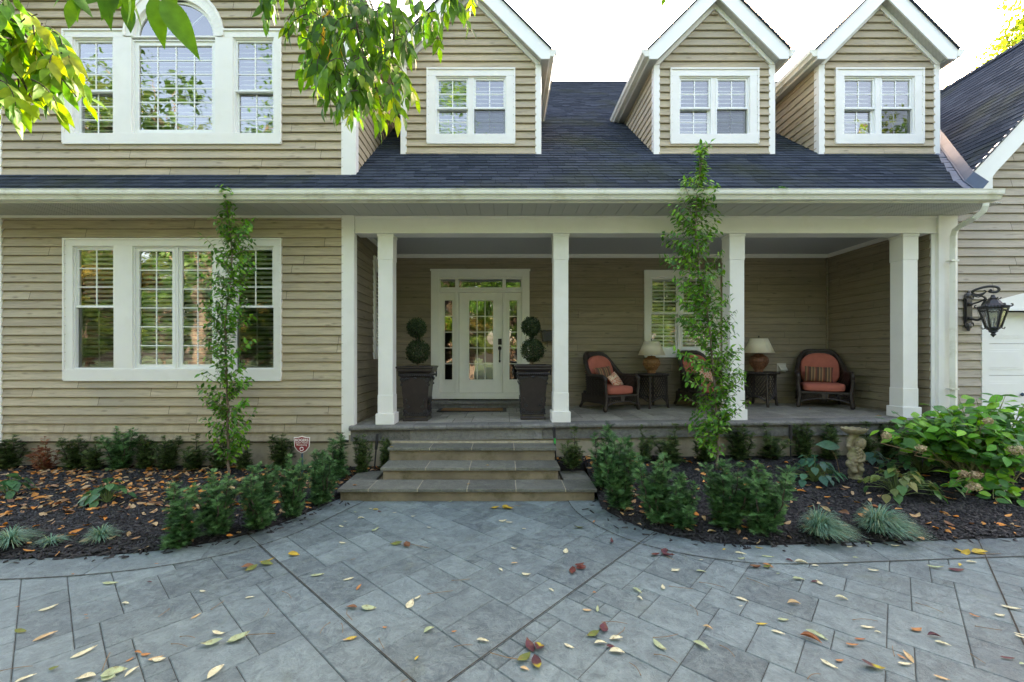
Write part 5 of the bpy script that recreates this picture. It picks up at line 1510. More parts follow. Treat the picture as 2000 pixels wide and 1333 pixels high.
slim_tree(446,944,[(905,400,475,.9,444),(860,390,482,1.0,444),(800,392,490,.9,441),(755,385,490,1.0,440),(715,395,500,.9,438),(690,398,480,1.0,438),(640,392,478,1.1,440),(600,385,490,1.1,443),(560,400,490,1.2,450),(520,415,500,1.2,455),(470,402,515,1.1,452),(430,410,502,.8,448),(405,426,462,.5,445),(390,437,447,.4,442),(376,440,443,.3,441)],'slender upright young tree in front of the left window',3,6.0,440)
slim_tree(1400,932,[(892,1380,1430,.7,1400),(850,1352,1445,1.1,1398),(810,1345,1450,1.2,1396),(770,1335,1462,1.2,1392),(720,1330,1462,1.0,1388),(680,1312,1452,1.1,1382),(640,1305,1440,1.1,1378),(600,1318,1440,1.1,1376),(560,1310,1440,1.1,1372),(520,1275,1432,1.0,1366),(480,1280,1420,1.0,1362),(440,1290,1412,1.2,1360),(400,1290,1412,1.2,1362),(360,1315,1410,.9,1366),(330,1350,1392,.6,1370),(305,1362,1380,.4,1370),(284,1369,1373,.3,1370)],'slender upright young tree in front of the porch, near the third column',9,5.85,1370)

# ---- broad leaved perennials ----
def rosette(px,py,w_px,h_px,n,ls,cols,label,name,cat,grp=None,wide=.36,seed=0,varieg=None):
    b=GB(px,py); t=empty(name,b,label,cat,grp); s=F/b.y; w=w_px/s/2; h=h_px/s
    rg=random.Random(seed+int(px)); T=[];D=[];U=[];S=[];mb=MB()
    for k in range(n):
        a=rg.uniform(0,6.283); q=rg.random()**.6; e=Vector((math.cos(a)*w*q,math.sin(a)*w*.75*q,h*(1-.75*q*q)*rg.uniform(.65,1.05)+.01))
        o=b+e; out=Vector((math.cos(a),math.sin(a),0))
        m_=b+Vector((e.x*.4,e.y*.4,e.z*.85)); mb.tube([b+out*.01,m_,o],[.005,.004,.003],5,cap=False)
        L=ls*rg.uniform(.7,1.2); T.append(tuple(o-out*L*.35)); D.append(tuple(out+Vector((0,0,-.25-.5*q+rg.gauss(0,.15))))); U.append((rg.gauss(0,.2)+out.x*.3,rg.gauss(0,.2)+out.y*.3,1)); S.append(L)
    mb.build('stalks',simple('stalk_'+str(int(px)),(.12,.17,.05),.6),t)
    nplink('leaves',[scat(leaf_t(wide,.05,.28,7,.38),basis(np.array(D),np.array(U)),np.array(T),np.array(S),pal(cols,n,.2))],'leaf',t,b)
HG=[(.06,.16,.06),(.05,.13,.055),(.09,.20,.07)]
rosette(18,968,84,42,20,.13,HG,'small broad leaved hosta at the left edge of the left bed','hosta','hosta','hostas in the beds')
rosette(212,982,92,46,26,.125,HG,'broad leaved hosta in the middle of the leaf covered left bed','hosta','hosta','hostas in the beds')
rosette(1590,942,104,54,62,.115,[(.05,.14,.08),(.04,.11,.075),(.07,.17,.09)],'blue green hosta left of the stone birdbath figure','hosta','hosta','hostas in the beds')
rosette(1752,968,150,56,75,.115,[(.07,.16,.04),(.15,.20,.05),(.05,.12,.035),(.22,.22,.06)],'yellowing patchy hosta between birdbath figure and hydrangea','hosta','hosta','hostas in the beds')
rosette(1705,905,50,30,8,.14,[(.06,.14,.10)],'small blue hosta just behind the stone birdbath on its right','hosta','hosta','hostas in the beds')
rosette(1800,925,150,52,60,.10,[(.03,.09,.025),(.04,.11,.03)],'dark low leafy plant beneath the left side of the hydrangea','ground_plant','plant')
# tall single hosta leaf on a stalk
b=GB(1640,925); t=empty('hosta_stalk_leaf',b,'single big hosta leaf on a tall stalk leaning left of the birdbath','leaf stalk'); q=P(1622,874,b.y)
mb=MB(); mb.tube([b,(b+q)/2+Vector((.02,0,.02)),q],.004,5); mb.build('stalk','twig',t)
nplink('leaf_blade',[scat(leaf_t(.24,.06,.1,7,.5),basis(np.array([[-1,0.1,.15]]),np.array([[0,-.8,.6]])),np.array([tuple(q+Vector((.13,0,0)))]),np.array([.30]),np.array([[.07,.17,.09]]))],'leaf',t,b)
# ---- blue fescue tufts ----
def fescue(px,py,w,h,n,label,lean=.35):
    b=GB(px,py); t=empty('grass_tuft',b,label,'ornamental grass','blue grass tufts along the bed edges')
    s=F/b.y; W_=w/s*.40; H_=h/s*.95; V=[];Fs=[];C=[]
    rg=RNG
    for k in range(n):
        a=rg.uniform(0,6.283); q=rg.random()**.5; L=rg.uniform(.75,1.1); out=np.array([math.cos(a),math.sin(a),0]); b0=np.array(b)+out*.03*rg.random()
        q=.35+.65*q; tip=out*W_*q*L*1.25+np.array([lean*W_*q,-.25*W_*q,0]); hh=H_*(1.05-.75*q**1.6)*L
        side=np.array([-out[1],out[0],0])*.0030; base=len(V); m=5
        for i in range(m+1):
            f=i/m; p=b0+tip*f**1.25+np.array([0,0,hh*(1.9*f-.9*f*f)*1.0 - q*hh*.5*f**3]); p[2]=max(p[2],b.z+.004)
            ww=1-f*.85; V+= [p-side*ww*1.3,p+side*ww*1.3]
        for i in range(m): Fs.append((base+2*i,base+2*i+1,base+2*i+3,base+2*i+2))
        c=np.array([(.13,.27,.18),(.19,.35,.26),(.09,.18,.10),(.25,.31,.16)][rg.integers(0,4)])*rg.uniform(.8,1.2); C+=[c]*(2*(m+1))
    me=npmesh(np.array(V)-np.array(b),np.array(Fs),np.array(C)); link('blades',me,'needle',t)
fescue(20,1062,95,46,420,'blue grass tuft at the far left edge of the left bed')
fescue(100,1060,60,24,130,'tiny sparse grass tuft between the two bigger left ones')
fescue(196,1053,66,40,330,'blue grass tuft in the left bed, third from the left edge')
fescue(1597,1046,105,76,850,'blue grass tuft in the right bed, left one of the pair')
fescue(1712,1040,118,80,1000,'blue grass tuft in the right bed, right one of the pair')

# ---- hydrangea ----
def hydrangea():
    b=Vector((X_(1915,5.4),5.4,0)); b.z=bedz(b.x,b.y)
    t=empty('hydrangea_bush',b,'large green hydrangea bush with faded flower heads at the right edge of the bed','hydrangea')
    rg=random.Random(5); mb=MB(); T=[];D=[];U=[];S=[];C=[]
    heads=[(1731,851,.055),(1799,876,.05),(1984,879,.09),(1905,928,.065),(1902,951,.075),(1882,926,.05),(1930,822,.05)]
    outl=[(1722,835),(1735,815),(1748,800),(1775,812),(1850,795),(1880,808),(1905,812),(1945,800),(1960,790),(2000,785),(2040,800),(2080,830)]
    tips=[]
    for i in range(165):
        a=rg.uniform(0,6.283); q=rg.random()**.55
        x=b.x+ (.98 if math.cos(a)<0 else 1.2)*math.cos(a)*q; y=b.y+.62*math.sin(a)*q; hh=(1.13+.06*math.cos(a)-.42*q**2.4)*rg.uniform(.66 if math.cos(a)<-.2 else .45,1.0)
        tips.append(Vector((x,y,b.z+hh)))
    for (px,py) in outl: tips.append(P(px,py+6,b.y+rg.uniform(-.15,.35)))
    for (px,py) in ((1860,975),(1900,980),(1940,1000),(1985,985),(1990,1000),(1860,950),(1950,960)): 
        q=P(px,py-25,4.9+rg.uniform(0,.2)); q.z=max(q.z,bedz(q.x,q.y)+.05); tips.append(q)
    def pair(p,d,L):
        a=rg.uniform(0,6.283)
        for s in (0,math.pi):
            o=Vector((math.cos(a+s),math.sin(a+s)*.9,0)); T.append(tuple(p+o*.02)); D.append(tuple(o+Vector((0,0,rg.uniform(-.75,.45))))); U.append((rg.gauss(0,.4),rg.gauss(-.55,.45),1)); S.append(L*rg.uniform(.8,1.2)); C.append(0)
    for tp in tips:
        r0=b+Vector((rg.gauss(0,.12),rg.gauss(0,.08),-.02)); m_=r0.lerp(tp,.5)+Vector((0,0,.10)); path=[r0,r0.lerp(m_,.5),m_,m_.lerp(tp,.5)+Vector((0,0,.02)),tp]
        mb.tube(path,[.006,.0055,.005,.004,.003],5,cap=False)
        for f in (.45,.62,.78,.9,1.0):
            k=f*4; i=min(3,int(k)); p=path[i].lerp(path[i+1],k-i); pair(p,tp-r0,.15-.035*(f>.85)*rg.random())
    mb.build('stems',simple('hydrangea_stem',(.22,.22,.09),.6),t)
    n=len(T); cols=[(.13,.34,.03),(.09,.26,.03),(.23,.46,.04),(.10,.24,.07),(.06,.16,.035)]
    nplink('leaves',[scat(leaf_t(.31,.05,.20,7,.42),basis(np.array(D),np.array(U)),np.array(T),np.array(S),pal(cols,n,.2))],'leaf',t,b)
    for (px,py,r) in heads:
        r*=.8
        c=P(px,py,4.72 if py>900 else 4.85); n=230; d=rv(n); d[:,1]-=.3; d/=np.linalg.norm(d,axis=1,keepdims=True)
        Tn=np.array(c)+d*np.array([r,r,r*.72])*RNG.uniform(.75,1,(n,1))
        pt=scat(leaf_t(.42,.1,.2,3),basis(rv(n),d),Tn,.022*RNG.uniform(.8,1.2,n),pal([(.50,.40,.24),(.42,.36,.20),(.58,.44,.30),(.36,.36,.16)],n,.2))
        nplink('flower_head',[pt],'dryleaf',t,b)
        st=MB(); st.tube([c,c+Vector((0,.08,-.10)),c.lerp(b+Vector((0,.1,.1)),.5)],.0035,4); st.build('flower_stem','twig',t)
hydrangea()
# weed tuft growing in the gutter
b=P(1525,372,5.86); t=empty('gutter_seedling',b,'little green seedling growing in the gutter above the porch','plant'); n=40
Tn=np.array(b)+np.c_[RNG.normal(0,.045,n),RNG.normal(0,.015,n),RNG.uniform(-.01,.035,n)]; nplink('leaves',[scat(leaf_t(.3,.1,.2,4),basis(rv(n)*[1,1,.4],rv(n)*.5+[0,0,1]),Tn,.05*RNG.uniform(.6,1.1,n),pal([(.07,.18,.03)],n,.3))],'leaf',t,b)
# ---- cherub birdbath ----
def birdbath():
    b=GB(1668,936); t=empty('stone_birdbath',b,'weathered mossy stone cherub figure carrying a shell bowl in the right bed','garden statue')
    s=.70; mb=MB()
    def el(c,r,rot=None): mb.ball((b.x+c[0]*s,b.y+c[1]*s,b.z+c[2]*s),(r[0]*s,r[1]*s,r[2]*s),14,10,mat=rot)
    def limb(pts,rad): mb.tube([Vector((b.x+p[0]*s,b.y+p[1]*s,b.z+p[2]*s)) for p in pts],[q*s for q in rad],10); [el(p,(q,q,q)) for p,q in zip(pts,rad)]
    el((.02,0,.02),(.12,.11,.035)); el((.02,0,.06),(.10,.09,.04))
    el((-.005,0,.43),(.115,.085,.12)); el((-.01,-.03,.37),(.105,.085,.085)); el((0,0,.53),(.10,.07,.07)); el((-.03,0,.29),(.12,.09,.08))
    limb([(-.07,0,.29),(-.055,-.07,.17),(-.02,-.01,.06)],[.075,.055,.035]); limb([(.05,0,.29),(.075,-.06,.19),(.05,-.02,.06)],[.075,.057,.037])
    el((.09,.0,.10),(.06,.06,.07)); el((-.01,.03,.12),(.08,.06,.11)); el((.10,.02,.17),(.05,.05,.06))
    # head tilted to the right and down
    el((.075,-.05,.67),(.088,.085,.095)); el((.075,-.115,.650),(.018,.018,.014)); el((.055,-.105,.63),(.026,.02,.02)); el((.100,-.105,.63),(.026,.02,.02)); el((.078,-.112,.612),(.022,.014,.012)); el((.078,-.10,.594),(.028,.02,.018)); el((.05,-.108,.675),(.012,.01,.008)); el((.104,-.108,.675),(.012,.01,.008)); el((.035,-.03,.60),(.05,.05,.05))
    rg=random.Random(2)
    for k in range(34):
        a=rg.uniform(0,6.28); e=rg.uniform(.1,1.4); v=(math.cos(a)*math.cos(e),math.sin(a)*math.cos(e),math.sin(e))
        if v[1]<-.55 and v[2]<.5: continue
        el((.075+v[0]*.082,-.045+v[1]*.08,.675+v[2]*.09),(.019,.019,.019))
    limb([(-.085,0,.565),(-.13,-.03,.62),(-.10,-.02,.70),(-.04,0,.77)],[.04,.036,.03,.026]); el((-.03,0,.78),(.03,.03,.03))
    limb([(.095,0,.55),(.155,-.03,.44),(.09,-.10,.37),(.0,-.11,.35)],[.042,.036,.03,.026])
    for k in range(22): el((-.035+.09*(k%5)/5+.02*rg.random(),-.095-.012*rg.random(),.36+.018*k*.6),(.022,.02,.022))
    for k in range(8): el((-.09+.2*k/8,-.07,.30-.03*math.sin(k)),(.035,.03,.04))
    limb([(-.07,.02,.6),(-.04,.02,.72),(0,0,.83)],[.05,.06,.07]); el((0,0,.83),(.09,.08,.035))
    o=mb.build('cherub_figure','stone_statue',t,smooth=True)
    m=o.modifiers.new('remesh','REMESH'); m.mode='VOXEL'; m.voxel_size=.0065; m.use_smooth_shade=True
    sm=o.modifiers.new('smooth','SMOOTH'); sm.factor=.4; sm.iterations=1
    bw=MB(); n=48; prof=[(.03,.82),(.09,.835),(.15,.86),(.19,.895),(.205,.93),(.21,.945),(.19,.945),(.17,.915),(.10,.885),(.0,.875)]
    vs=[];
    for r,z in prof:
        for j in range(n):
            a=2*math.pi*j/n; k=1+.045*math.cos(12*a)*min(1,r/.15); vs.append((b.x+r*s*k*math.cos(a),b.y+r*s*k*.9*math.sin(a),b.z+(z+.008*math.cos(12*a)*(r/.2))*s))
    bw.add(vs,[(i*n+j,i*n+(j+1)%n,(i+1)*n+(j+1)%n,(i+1)*n+j) for i in range(len(prof)-1) for j in range(n)]); bw.build('shell_bowl','stone_statue',t,smooth=True)
birdbath()
# ---- path lights ----
def path_light(px,pt,pb_,label,band=False,tilt=0,Y=6.25):
    x=X_(px,Y); z1=Z_(pt,Y); z0=min(Z_(pb_,Y),bedz(x,Y)); t=empty('path_light',(x,Y,z0),label,'path light','black stake lights beside the porch')
    dx=tilt; a=Vector((x,Y,z0)); b=Vector((x+dx,Y,z1)); m=b.lerp(a,.42 if not band else .3)
    h=MB(); h.tube([m,b],[.022,.024],12); h.ball(b,(.026,.026,.008),12,4); h.build('lamp_head','black',t,smooth=False)
    h=MB(); h.tube([a,m],[.010,.011],8); h.build('stake','black',t)
    if band: h=MB(); h.tube([m.lerp(a,.02),m.lerp(a,.25)],[.014,.014],8); h.build('green_band','green_plastic',t)
path_light(731,848,916,'black stake light left of the steps, slightly tilted',tilt=.045)
path_light(1086,835,902,'black stake light with a green band right of the steps',band=True,tilt=-.03)
path_light(1544,831,890,'black stake light in the right bed under the porch edge')
# ---- security sign ----
def sign():
    Y=5.95; c=P(589.5,869,Y); bz=bedz(c.x,Y); t=empty('yard_sign',(c.x,Y,bz),'dark red shield shaped home security sign on a stake by the wall','sign')
    w=.113;h=.122
    sh=[(-w,h*.86),(-w*.55,h*.86),(0,h),(w*.55,h*.86),(w,h*.86),(w*.93,-h*.25),(w*.55,-h*.72),(0,-h),(-w*.55,-h*.72),(-w*.93,-h*.25)]
    pl=lambda u,v,d:Vector((c.x+u,Y-d,c.z+v))
    mb=MB(); mb.prism(sh,pl,-.008,0); mb.build('sign_border','paper',t)
    mb=MB(); mb.prism([(u*.90,v*.90) for u,v in sh],pl,-.002,.003); mb.build('sign_face','signred',t)
    mb=MB(); mb.box(c.x-.012,c.x+.012,Y+.008,Y+.016,bz-.05,c.z); mb.build('stake','metal',t)
    def text(s,size,z,bold=0):
        cu=bpy.data.curves.new('t','FONT'); cu.body=s; cu.size=size; cu.align_x='CENTER'; cu.extrude=.0006; cu.offset=bold
        o=bpy.data.objects.new('t',cu); COL.objects.link(o); dg=bpy.context.evaluated_depsgraph_get(); me=bpy.data.meshes.new_from_object(o.evaluated_get(dg)); bpy.data.objects.remove(o)
        q=link('lettering',me,'paper',t); q.rotation_euler=(R(90),0,0); q.location=(0,-.0045,c.z+z-bz)
    text('ROGERS',.050,.048,.0014); text('Smart Home',.033,.018,.0002); text('Monitoring',.033,-.012,.0002)
    mb=MB(); 
    for a0,a1 in ((.5,3.3),(3.65,6.45)): mb.tube([pl(.024*math.cos(a),-.058+.024*math.sin(a),.005) for a in np.linspace(a0,a1,14)],.0055,5)
    mb.build('ring_emblem','paper',t)
sign()

# ======================= MULCH, LEAVES =======================
def inview(X,Y,z=0,m=30):
    px=CX+X*F/Y; py=CY+(H-z)*F/Y; return -m<px<2000+m and py<1333+m
def bedpts(n,side=None,dens=None):
    out=[]
    while len(out)<n:
        X=random.uniform(-7.6,8.2); Y=random.uniform(3.7,6.45)
        if not inbed(X,Y,.01) or not inview(X,Y): continue
        if side and (X<0)!=(side<0): continue
        if dens and random.random()>dens(X,Y): continue
        out.append((X,Y,bedz(X,Y)))
    return out
chipV=np.array([(-.5,-.5,0),(.5,-.4,0),(.45,.5,0),(-.5,.4,0),(-.42,-.3,1),(.4,-.25,.8),(.38,.3,1),(-.4,.28,.7)]); chipF=np.array([(0,1,5,4),(1,2,6,5),(2,3,7,6),(3,0,4,7),(4,5,6,7)])
pp=bedpts(26000)
for _ in range(150):
    E=random.choice((LEa,REa)); k=random.randrange(len(E)); X=E[k][0]+random.gauss(0,.1); Y=E[k][1]-abs(random.gauss(0,.045))
    pp.append((X,Y,.007))
n=len(pp); T=np.array(pp)+np.array([0,0,.002]); a=RNG.uniform(0,6.28,n)
D=np.c_[np.cos(a),np.sin(a),RNG.normal(0,.22,n)]; U=np.c_[RNG.normal(0,.3,n),RNG.normal(0,.3,n),np.ones(n)]
S=np.c_[RNG.uniform(.02,.10,n),RNG.uniform(.008,.024,n),RNG.uniform(.004,.014,n)]
V,Fc,C=scat((chipV,chipF),basis(D,U),T,S,pal([(.006,.006,.006),(.014,.014,.013),(.004,.004,.004),(.030,.029,.026),(.010,.010,.009)],n,.3))
o=link('mulch_chips',npmesh(V,Fc,C),'chip'); tag(o,kind='stuff')
# fallen leaf templates (curled)
def curled(c1,c2,w=.22):
    V,Fs=leaf_t(w,.04,0,6,.42); V=V.copy()
    x=V[:,0]; y=V[:,1]
    V[:,2]=c1*((x-.5)**2*4)*.07+np.abs(y)*c2*.7+.03*np.sin(x*9)*np.sign(y)*0.5
    V[:,0]-=.5; V[:,2]-=V[:,2].min(); return V,Fs
LT=[curled(1,.2,.2),curled(.3,.8,.22),curled(2.0,.5,.2),curled(-.8,.9,.25),curled(.6,-.3,.27)]
LMESH={}
def leafmesh(ti,ci,c):
    k=(ti,ci)
    if k not in LMESH:
        V,Fs=LT[ti]; nseg=6
        cols=np.array(c)*np.where(np.abs(V[:,1:2])<.001,1.12,1.0)*(1+.15*np.sin(V[:,0:1]*7))
        if ci in (6,): cols=np.where(V[:,0:1]>.1,np.array([[.40,.36,.03]]),cols)
        me=npmesh(V,Fs,cols,smooth=False); me.materials.append(M['dryleaf']); LMESH[k]=me
    return LMESH[k]
PALL={0:((.60,.57,.36),'pale cream yellow fallen leaf lying on the grey driveway','pale fallen leaves on the driveway'),
1:((.34,.40,.22),'pale green fallen leaf lying on the grey driveway','pale green fallen leaves on the driveway'),
2:((.42,.20,.07),'small brown curled leaf lying on the grey driveway','brown fallen leaves on the driveway'),
3:((.085,.028,.036),'dark purple red fallen leaf lying on the grey driveway','purple red fallen leaves on the driveway'),
4:((.50,.38,.06),'bright yellow fallen leaf lying on the grey driveway','bright yellow fallen leaves on the driveway')}
def leaf_on(px,py,lpx,ang,ci,label=None,grp=None,name='fallen_leaf',bed=False,ti=None):
    p=GB(px,py) if bed else Vector((*G0(px,py),.008))
    if bed: p.z+=.008
    s=F/p.y; 
    f=math.hypot(math.cos(R(ang)),math.sin(R(ang))*.45); L=min(.17,max(.04,lpx/s/f))
    ti=random.randrange(5) if ti is None else ti
    me=leafmesh(ti,ci,PALC[ci]); o=bpy.data.objects.new(name,me); COL.objects.link(o); o.location=p
    o.rotation_euler=(random.gauss(0,.06),random.gauss(0,.06),R(ang)); L*=.76; o.scale=(L,L*random.uniform(.65,.95),L*random.uniform(.4,1.3))
    o['label']=label or PALL[ci][1]; o['category']='leaf'; o['group']=grp or PALL[ci][2]; return o
PALC={k:v[0] for k,v in PALL.items()}; PALC[5]=(.58,.27,.07); PALC[6]=(.15,.05,.06); PALC[7]=(.50,.36,.18); PALC[8]=(.62,.24,.04); PALC[9]=(.30,.12,.05)
# leaves seen on the driveway: (px,py,length px,angle,colour)
DL=[(95,1190,24,60,0),(245,1181,22,-5,0),(396,1157,16,0,0),(488,1169,22,20,0),(89,1245,34,50,7),(165,1277,42,58,0),(427,1241,36,-5,0),(35,1187,10,30,2),(305,1289,30,30,7),(311,1291,34,5,0),(258,1314,18,80,0),(422,1314,26,82,0),(50,1328,30,50,0),(620,1125,32,25,1),(680,1133,24,30,0),(680,1252,28,10,7),(383,1206,16,60,7),(292,1139,14,5,3),(306,1103,10,20,2),(168,1203,8,0,2),(170,1210,8,0,2),(216,1141,38,10,1),(142,1124,8,0,2),(270,1277,22,-8,2),(285,1281,26,0,2),(254,1291,12,60,2),
(667,1030,14,-20,0),(705,1014,18,15,0),(733,1037,16,65,1),(674,1020,10,0,0),(669,1062,20,-15,0),(724,995,10,0,0),(742,1001,14,-45,3),(771,1003,12,10,0),(734,997,16,5,4),(694,1002,10,-30,1),(807,1010,12,0,0),(838,1032,12,5,0),(880,981,10,40,1),(926,977,20,5,4),(1024,1035,12,0,0),(982,1019,22,20,0),(995,1022,20,-5,0),(1105,1078,14,75,0),(1004,1073,16,-30,0),(1005,1102,18,5,7),(978,1115,12,-55,0),(1028,1124,24,-15,0),(1077,1155,14,-50,0),(816,1170,16,60,0),(801,1182,20,80,0),(682,1133,20,35,0),(701,1149,12,80,2),(752,1228,14,-10,2),(838,1233,26,35,1),(887,1236,14,10,2),(943,1254,34,-15,0),(687,1249,28,15,4),(814,1288,10,70,4),(1025,1309,24,-30,7),(1147,1194,24,-15,7),(1167,1192,14,75,1),(1112,1265,26,-40,0),(1195,1060,14,80,3),(1245,1156,20,-60,1),(1250,1171,12,-55,0),(1295,1149,14,75,0),(1320,1115,24,-5,0),(1289,1265,28,-65,1),(1173,1259,34,5,0),(1205,1276,40,-8,0),(1195,1267,26,-35,3),(1161,1160,6,0,2),(1345,990,8,0,0),(1160,1021,10,60,2),
(1347,1050,14,0,4),(1370,1095,10,0,0),(1415,1075,14,35,4),(1447,1083,26,-25,0),(1448,1093,22,5,1),(1483,1073,18,-20,4),(1500,1089,32,-10,1),(1319,1117,22,-5,0),(1370,1118,26,-8,1),(1478,1109,20,-5,3),(1500,1107,18,-60,2),(1542,1097,14,-45,3),(1565,1101,28,-25,0),(1593,1107,18,0,0),(1520,1123,10,0,1),(1671,1091,16,5,1),(1652,1106,14,0,0),(1706,1117,24,-18,0),(1560,1133,30,-8,1),(1592,1138,22,5,3),(1600,1140,14,80,0),(1644,1171,26,-28,0),(1450,1173,26,-35,0),(1447,1186,12,5,0),(1551,1181,30,-15,7),(1530,1213,30,0,1),(1488,1221,30,-5,4),(1520,1238,26,-40,0),(1383,1229,22,-30,7),(1370,1264,32,-55,1),(1695,1228,34,-8,0),(1715,1238,14,-30,0),(1595,1243,42,-55,1),(1584,1251,36,-50,9),(1680,1251,28,-5,9),(1665,1263,30,-10,2),(1640,1293,24,5,2),(1620,1301,26,-60,0),(1774,1285,22,75,7),(1768,1300,36,-5,0),(1762,1287,12,-70,2),(1790,1232,32,5,2),(1791,1234,26,0,2),(1825,1245,30,-15,3),(1842,1260,26,-40,0),(1904,1206,14,-60,2),(1827,1111,38,-15,1),(1868,1115,44,-5,3),(1898,1100,26,-5,0),(1876,1106,18,30,4),(1975,1190,36,-28,0),(1953,1204,24,-8,0),(1992,1242,24,-20,0),(1968,1288,34,-10,3),(1995,1247,22,-30,0),(1840,1327,30,-30,7),(1997,1300,16,0,1),(1694,1062,16,80,1),(1748,1069,26,5,0),(1745,1057,20,80,1),(1700,1064,24,-5,3),(1660,1070,20,10,0)]
for (a,b_,c,d,e) in DL:
    kw={}
    if e>=5: kw=dict(label={7:'tan brown papery leaf lying on the grey driveway',9:'dull brown flat leaf lying on the grey driveway'}[e],grp='tan leaves on the driveway' if e==7 else 'dull brown leaves on the driveway')
    leaf_on(a,b_,c,d,e,**kw)
def compound(px,py,spec,label,stem=None,scol='twig'):
    p=Vector((*G0(px,py),.006)); t=empty('leaf_cluster',p,label,'leaf cluster')
    for (dx,dy,lp,ang,ci) in spec:
        q=Vector((*G0(px+dx*.35,py+dy*.35),.012)); s=F/q.y; f=math.hypot(math.cos(R(ang)),math.sin(R(ang))*.45); L=min(.125,lp*.95/s/f)
        if dx<0: ang+=180
        q=q+Vector((math.cos(R(ang)),math.sin(R(ang)),0))*L*.5
        o=bpy.data.objects.new('leaflet',leafmesh(random.randrange(3),ci,PALC[ci])); COL.objects.link(o); o.parent=t; o.location=q-p; o.rotation_euler=(random.gauss(0,.15),random.gauss(0,.15),R(ang)); o.scale=(L,L*1.15,L)
    if stem:
        mb=MB(); pts=[Vector((*G0(px+a,py+b),.010+.006*math.sin(i))) for i,(a,b) in enumerate(stem)]; mb.tube(pts,.0022,5); mb.build('leaf_stalk',scol,t)
PALC[10]=(.42,.30,.03); PALC[11]=(.11,.028,.022); PALC[12]=(.13,.16,.035); PALC[6]=(.075,.028,.032); PALC[9]=(.18,.09,.045)
compound(979,994,[(-8,-3,26,10,10),(4,-5,22,-20,10),(2,5,24,30,10),(10,2,22,-5,10)],'yellow compound leaf just below the front steps',[(10,0),(30,-4),(38,-3)])
compound(790,1062,[(-10,2,26,15,12),(4,0,22,-60,9),(10,2,22,-75,9)],'dark olive compound leaf on the driveway left of centre',[(8,2),(30,8),(48,12)])
compound(1122,1110,[(-10,2,18,80,11),(2,-4,22,20,11),(6,4,22,-15,11),(12,-2,20,-5,11)],'brownish red compound leaf on the driveway near the centre')
compound(1292,1085,[(-10,0,22,15,11),(0,-3,24,-30,3),(6,5,22,-10,3),(12,0,18,60,3)],'deep crimson compound leaf just right of the diagonal groove',[(10,4),(24,12)])
compound(1043,1282,[(-20,-2,34,45,12),(-6,-12,34,-75,3),(14,-6,50,70,6),(2,12,34,-80,6)],'large purple and green compound leaf near the bottom centre',[(-20,10),(-50,8),(-86,-2)])
compound(1175,1240,[(-12,-4,30,20,12),(6,2,32,70,3)],'green and purple leaf pair on the driveway right of centre')
compound(1190,1250,[(0,0,28,-5,0)],'cream leaf with long stalk beside the purple leaf pair',[(5,2),(28,-14),(30,-20)])
compound(702,1190,[(-12,2,26,-10,9),(10,2,32,0,1)],'brown and green leaf pair on the driveway left side',[(-24,3),(-25,14),(-14,26)])
compound(505,1103,[(-14,6,26,45,9),(-6,10,24,70,12),(6,-2,34,25,10),(10,4,26,5,12)],'yellow green compound leaf beside the left diagonal groove')
compound(562,1086,[(0,0,24,5,10)],'single yellow and red leaf at the upper left of the driveway')
compound(440,1256,[(-12,0,40,20,1),(4,6,46,28,1),(16,4,40,40,1)],'pale green compound leaf with long stalk at the lower left',[(24,-8),(50,-12),(98,-14)])
compound(195,1325,[(-20,-2,36,15,0),(0,3,40,30,1),(10,0,36,-10,1)],'pale green compound leaf at the bottom left edge',[(4,-10),(12,-30),(20,-45)])
compound(28,1237,[(0,0,24,5,12)],'small bright green leaf sprig at the far left')
compound(95,1311,[(0,0,20,10,12)],'tiny yellow green leaf at the bottom left')
compound(1680,1302,[(0,0,50,-15,6)],'large purple leaf with a yellow green patch at the bottom right')
compound(1895,1080,[(-20,-4,30,-5,10),(0,6,34,-10,10),(6,-3,28,-15,4),(-6,3,30,20,10)],'large bright yellow compound leaf at the right bed border',[(20,5),(60,5)])
compound(1150,1030-0,[(-25,8,22,5,12)],'olive leaf near the curved groove right of centre')
compound(1490,1090+20,[(-8,0,26,-5,9),(4,2,20,20,12)],'brown and olive leaf pair below the right bed')
compound(1560,1133+1,[(0,0,2,0,1)],'green leaf speck at the right') if False else None
# leaf stalks (petioles) on the paving
ST=[(860,1160,55,10),(690,1055+40,8,20),(745,1260,40,-45),(905,1265,40,5),(1200,1220,55,-5),(1300,1245,60,8),(1300,1290,50,-25),(1240,1310,40,85),(1355,1195,40,-70),(1480,1140,45,-40),(1330,1150,50,-10),(1745,1275,40,40),(1690,1215,50,-5),(1590,1325,40,15),(1420,1275,40,-55),(1390,1145,50,-20),(1910,1290,30,-70),(900,1135,40,6),(560,1165,44,-30),(320,1200,30,-70),(425,1185,34,60),(350,1264,44,-10),(366,1248,36,-5),(30,1310,60,12),(635,1230,40,-75),(1815,1190,44,-45),(1930,1230,44,-15),(770,1340,60,20),(668,1230,36,-50),(520,1200,30,-60)]
for (px,py,l,a) in ST:
    p=Vector((*G0(px,py),.008)); s=F/p.y; L=l/s*.9; mb=MB(); k=6; bend=random.uniform(-.12,.12)
    pts=[Vector((L*(i/k-.5),bend*L*math.sin(math.pi*i/k),.002+.006*abs(math.sin(3*i/k)))) for i in range(k+1)]
    mb.tube(pts,[.0030]+[.0018]*(k-1)+[.0014],5); o=mb.build('leaf_stalk','twig'); o.location=p; o.rotation_euler=(0,0,R(a*1.3)); tag(o,'thin bare yellowish leaf stalk lying on the grey driveway','leaf stalk','bare leaf stalks on the driveway')
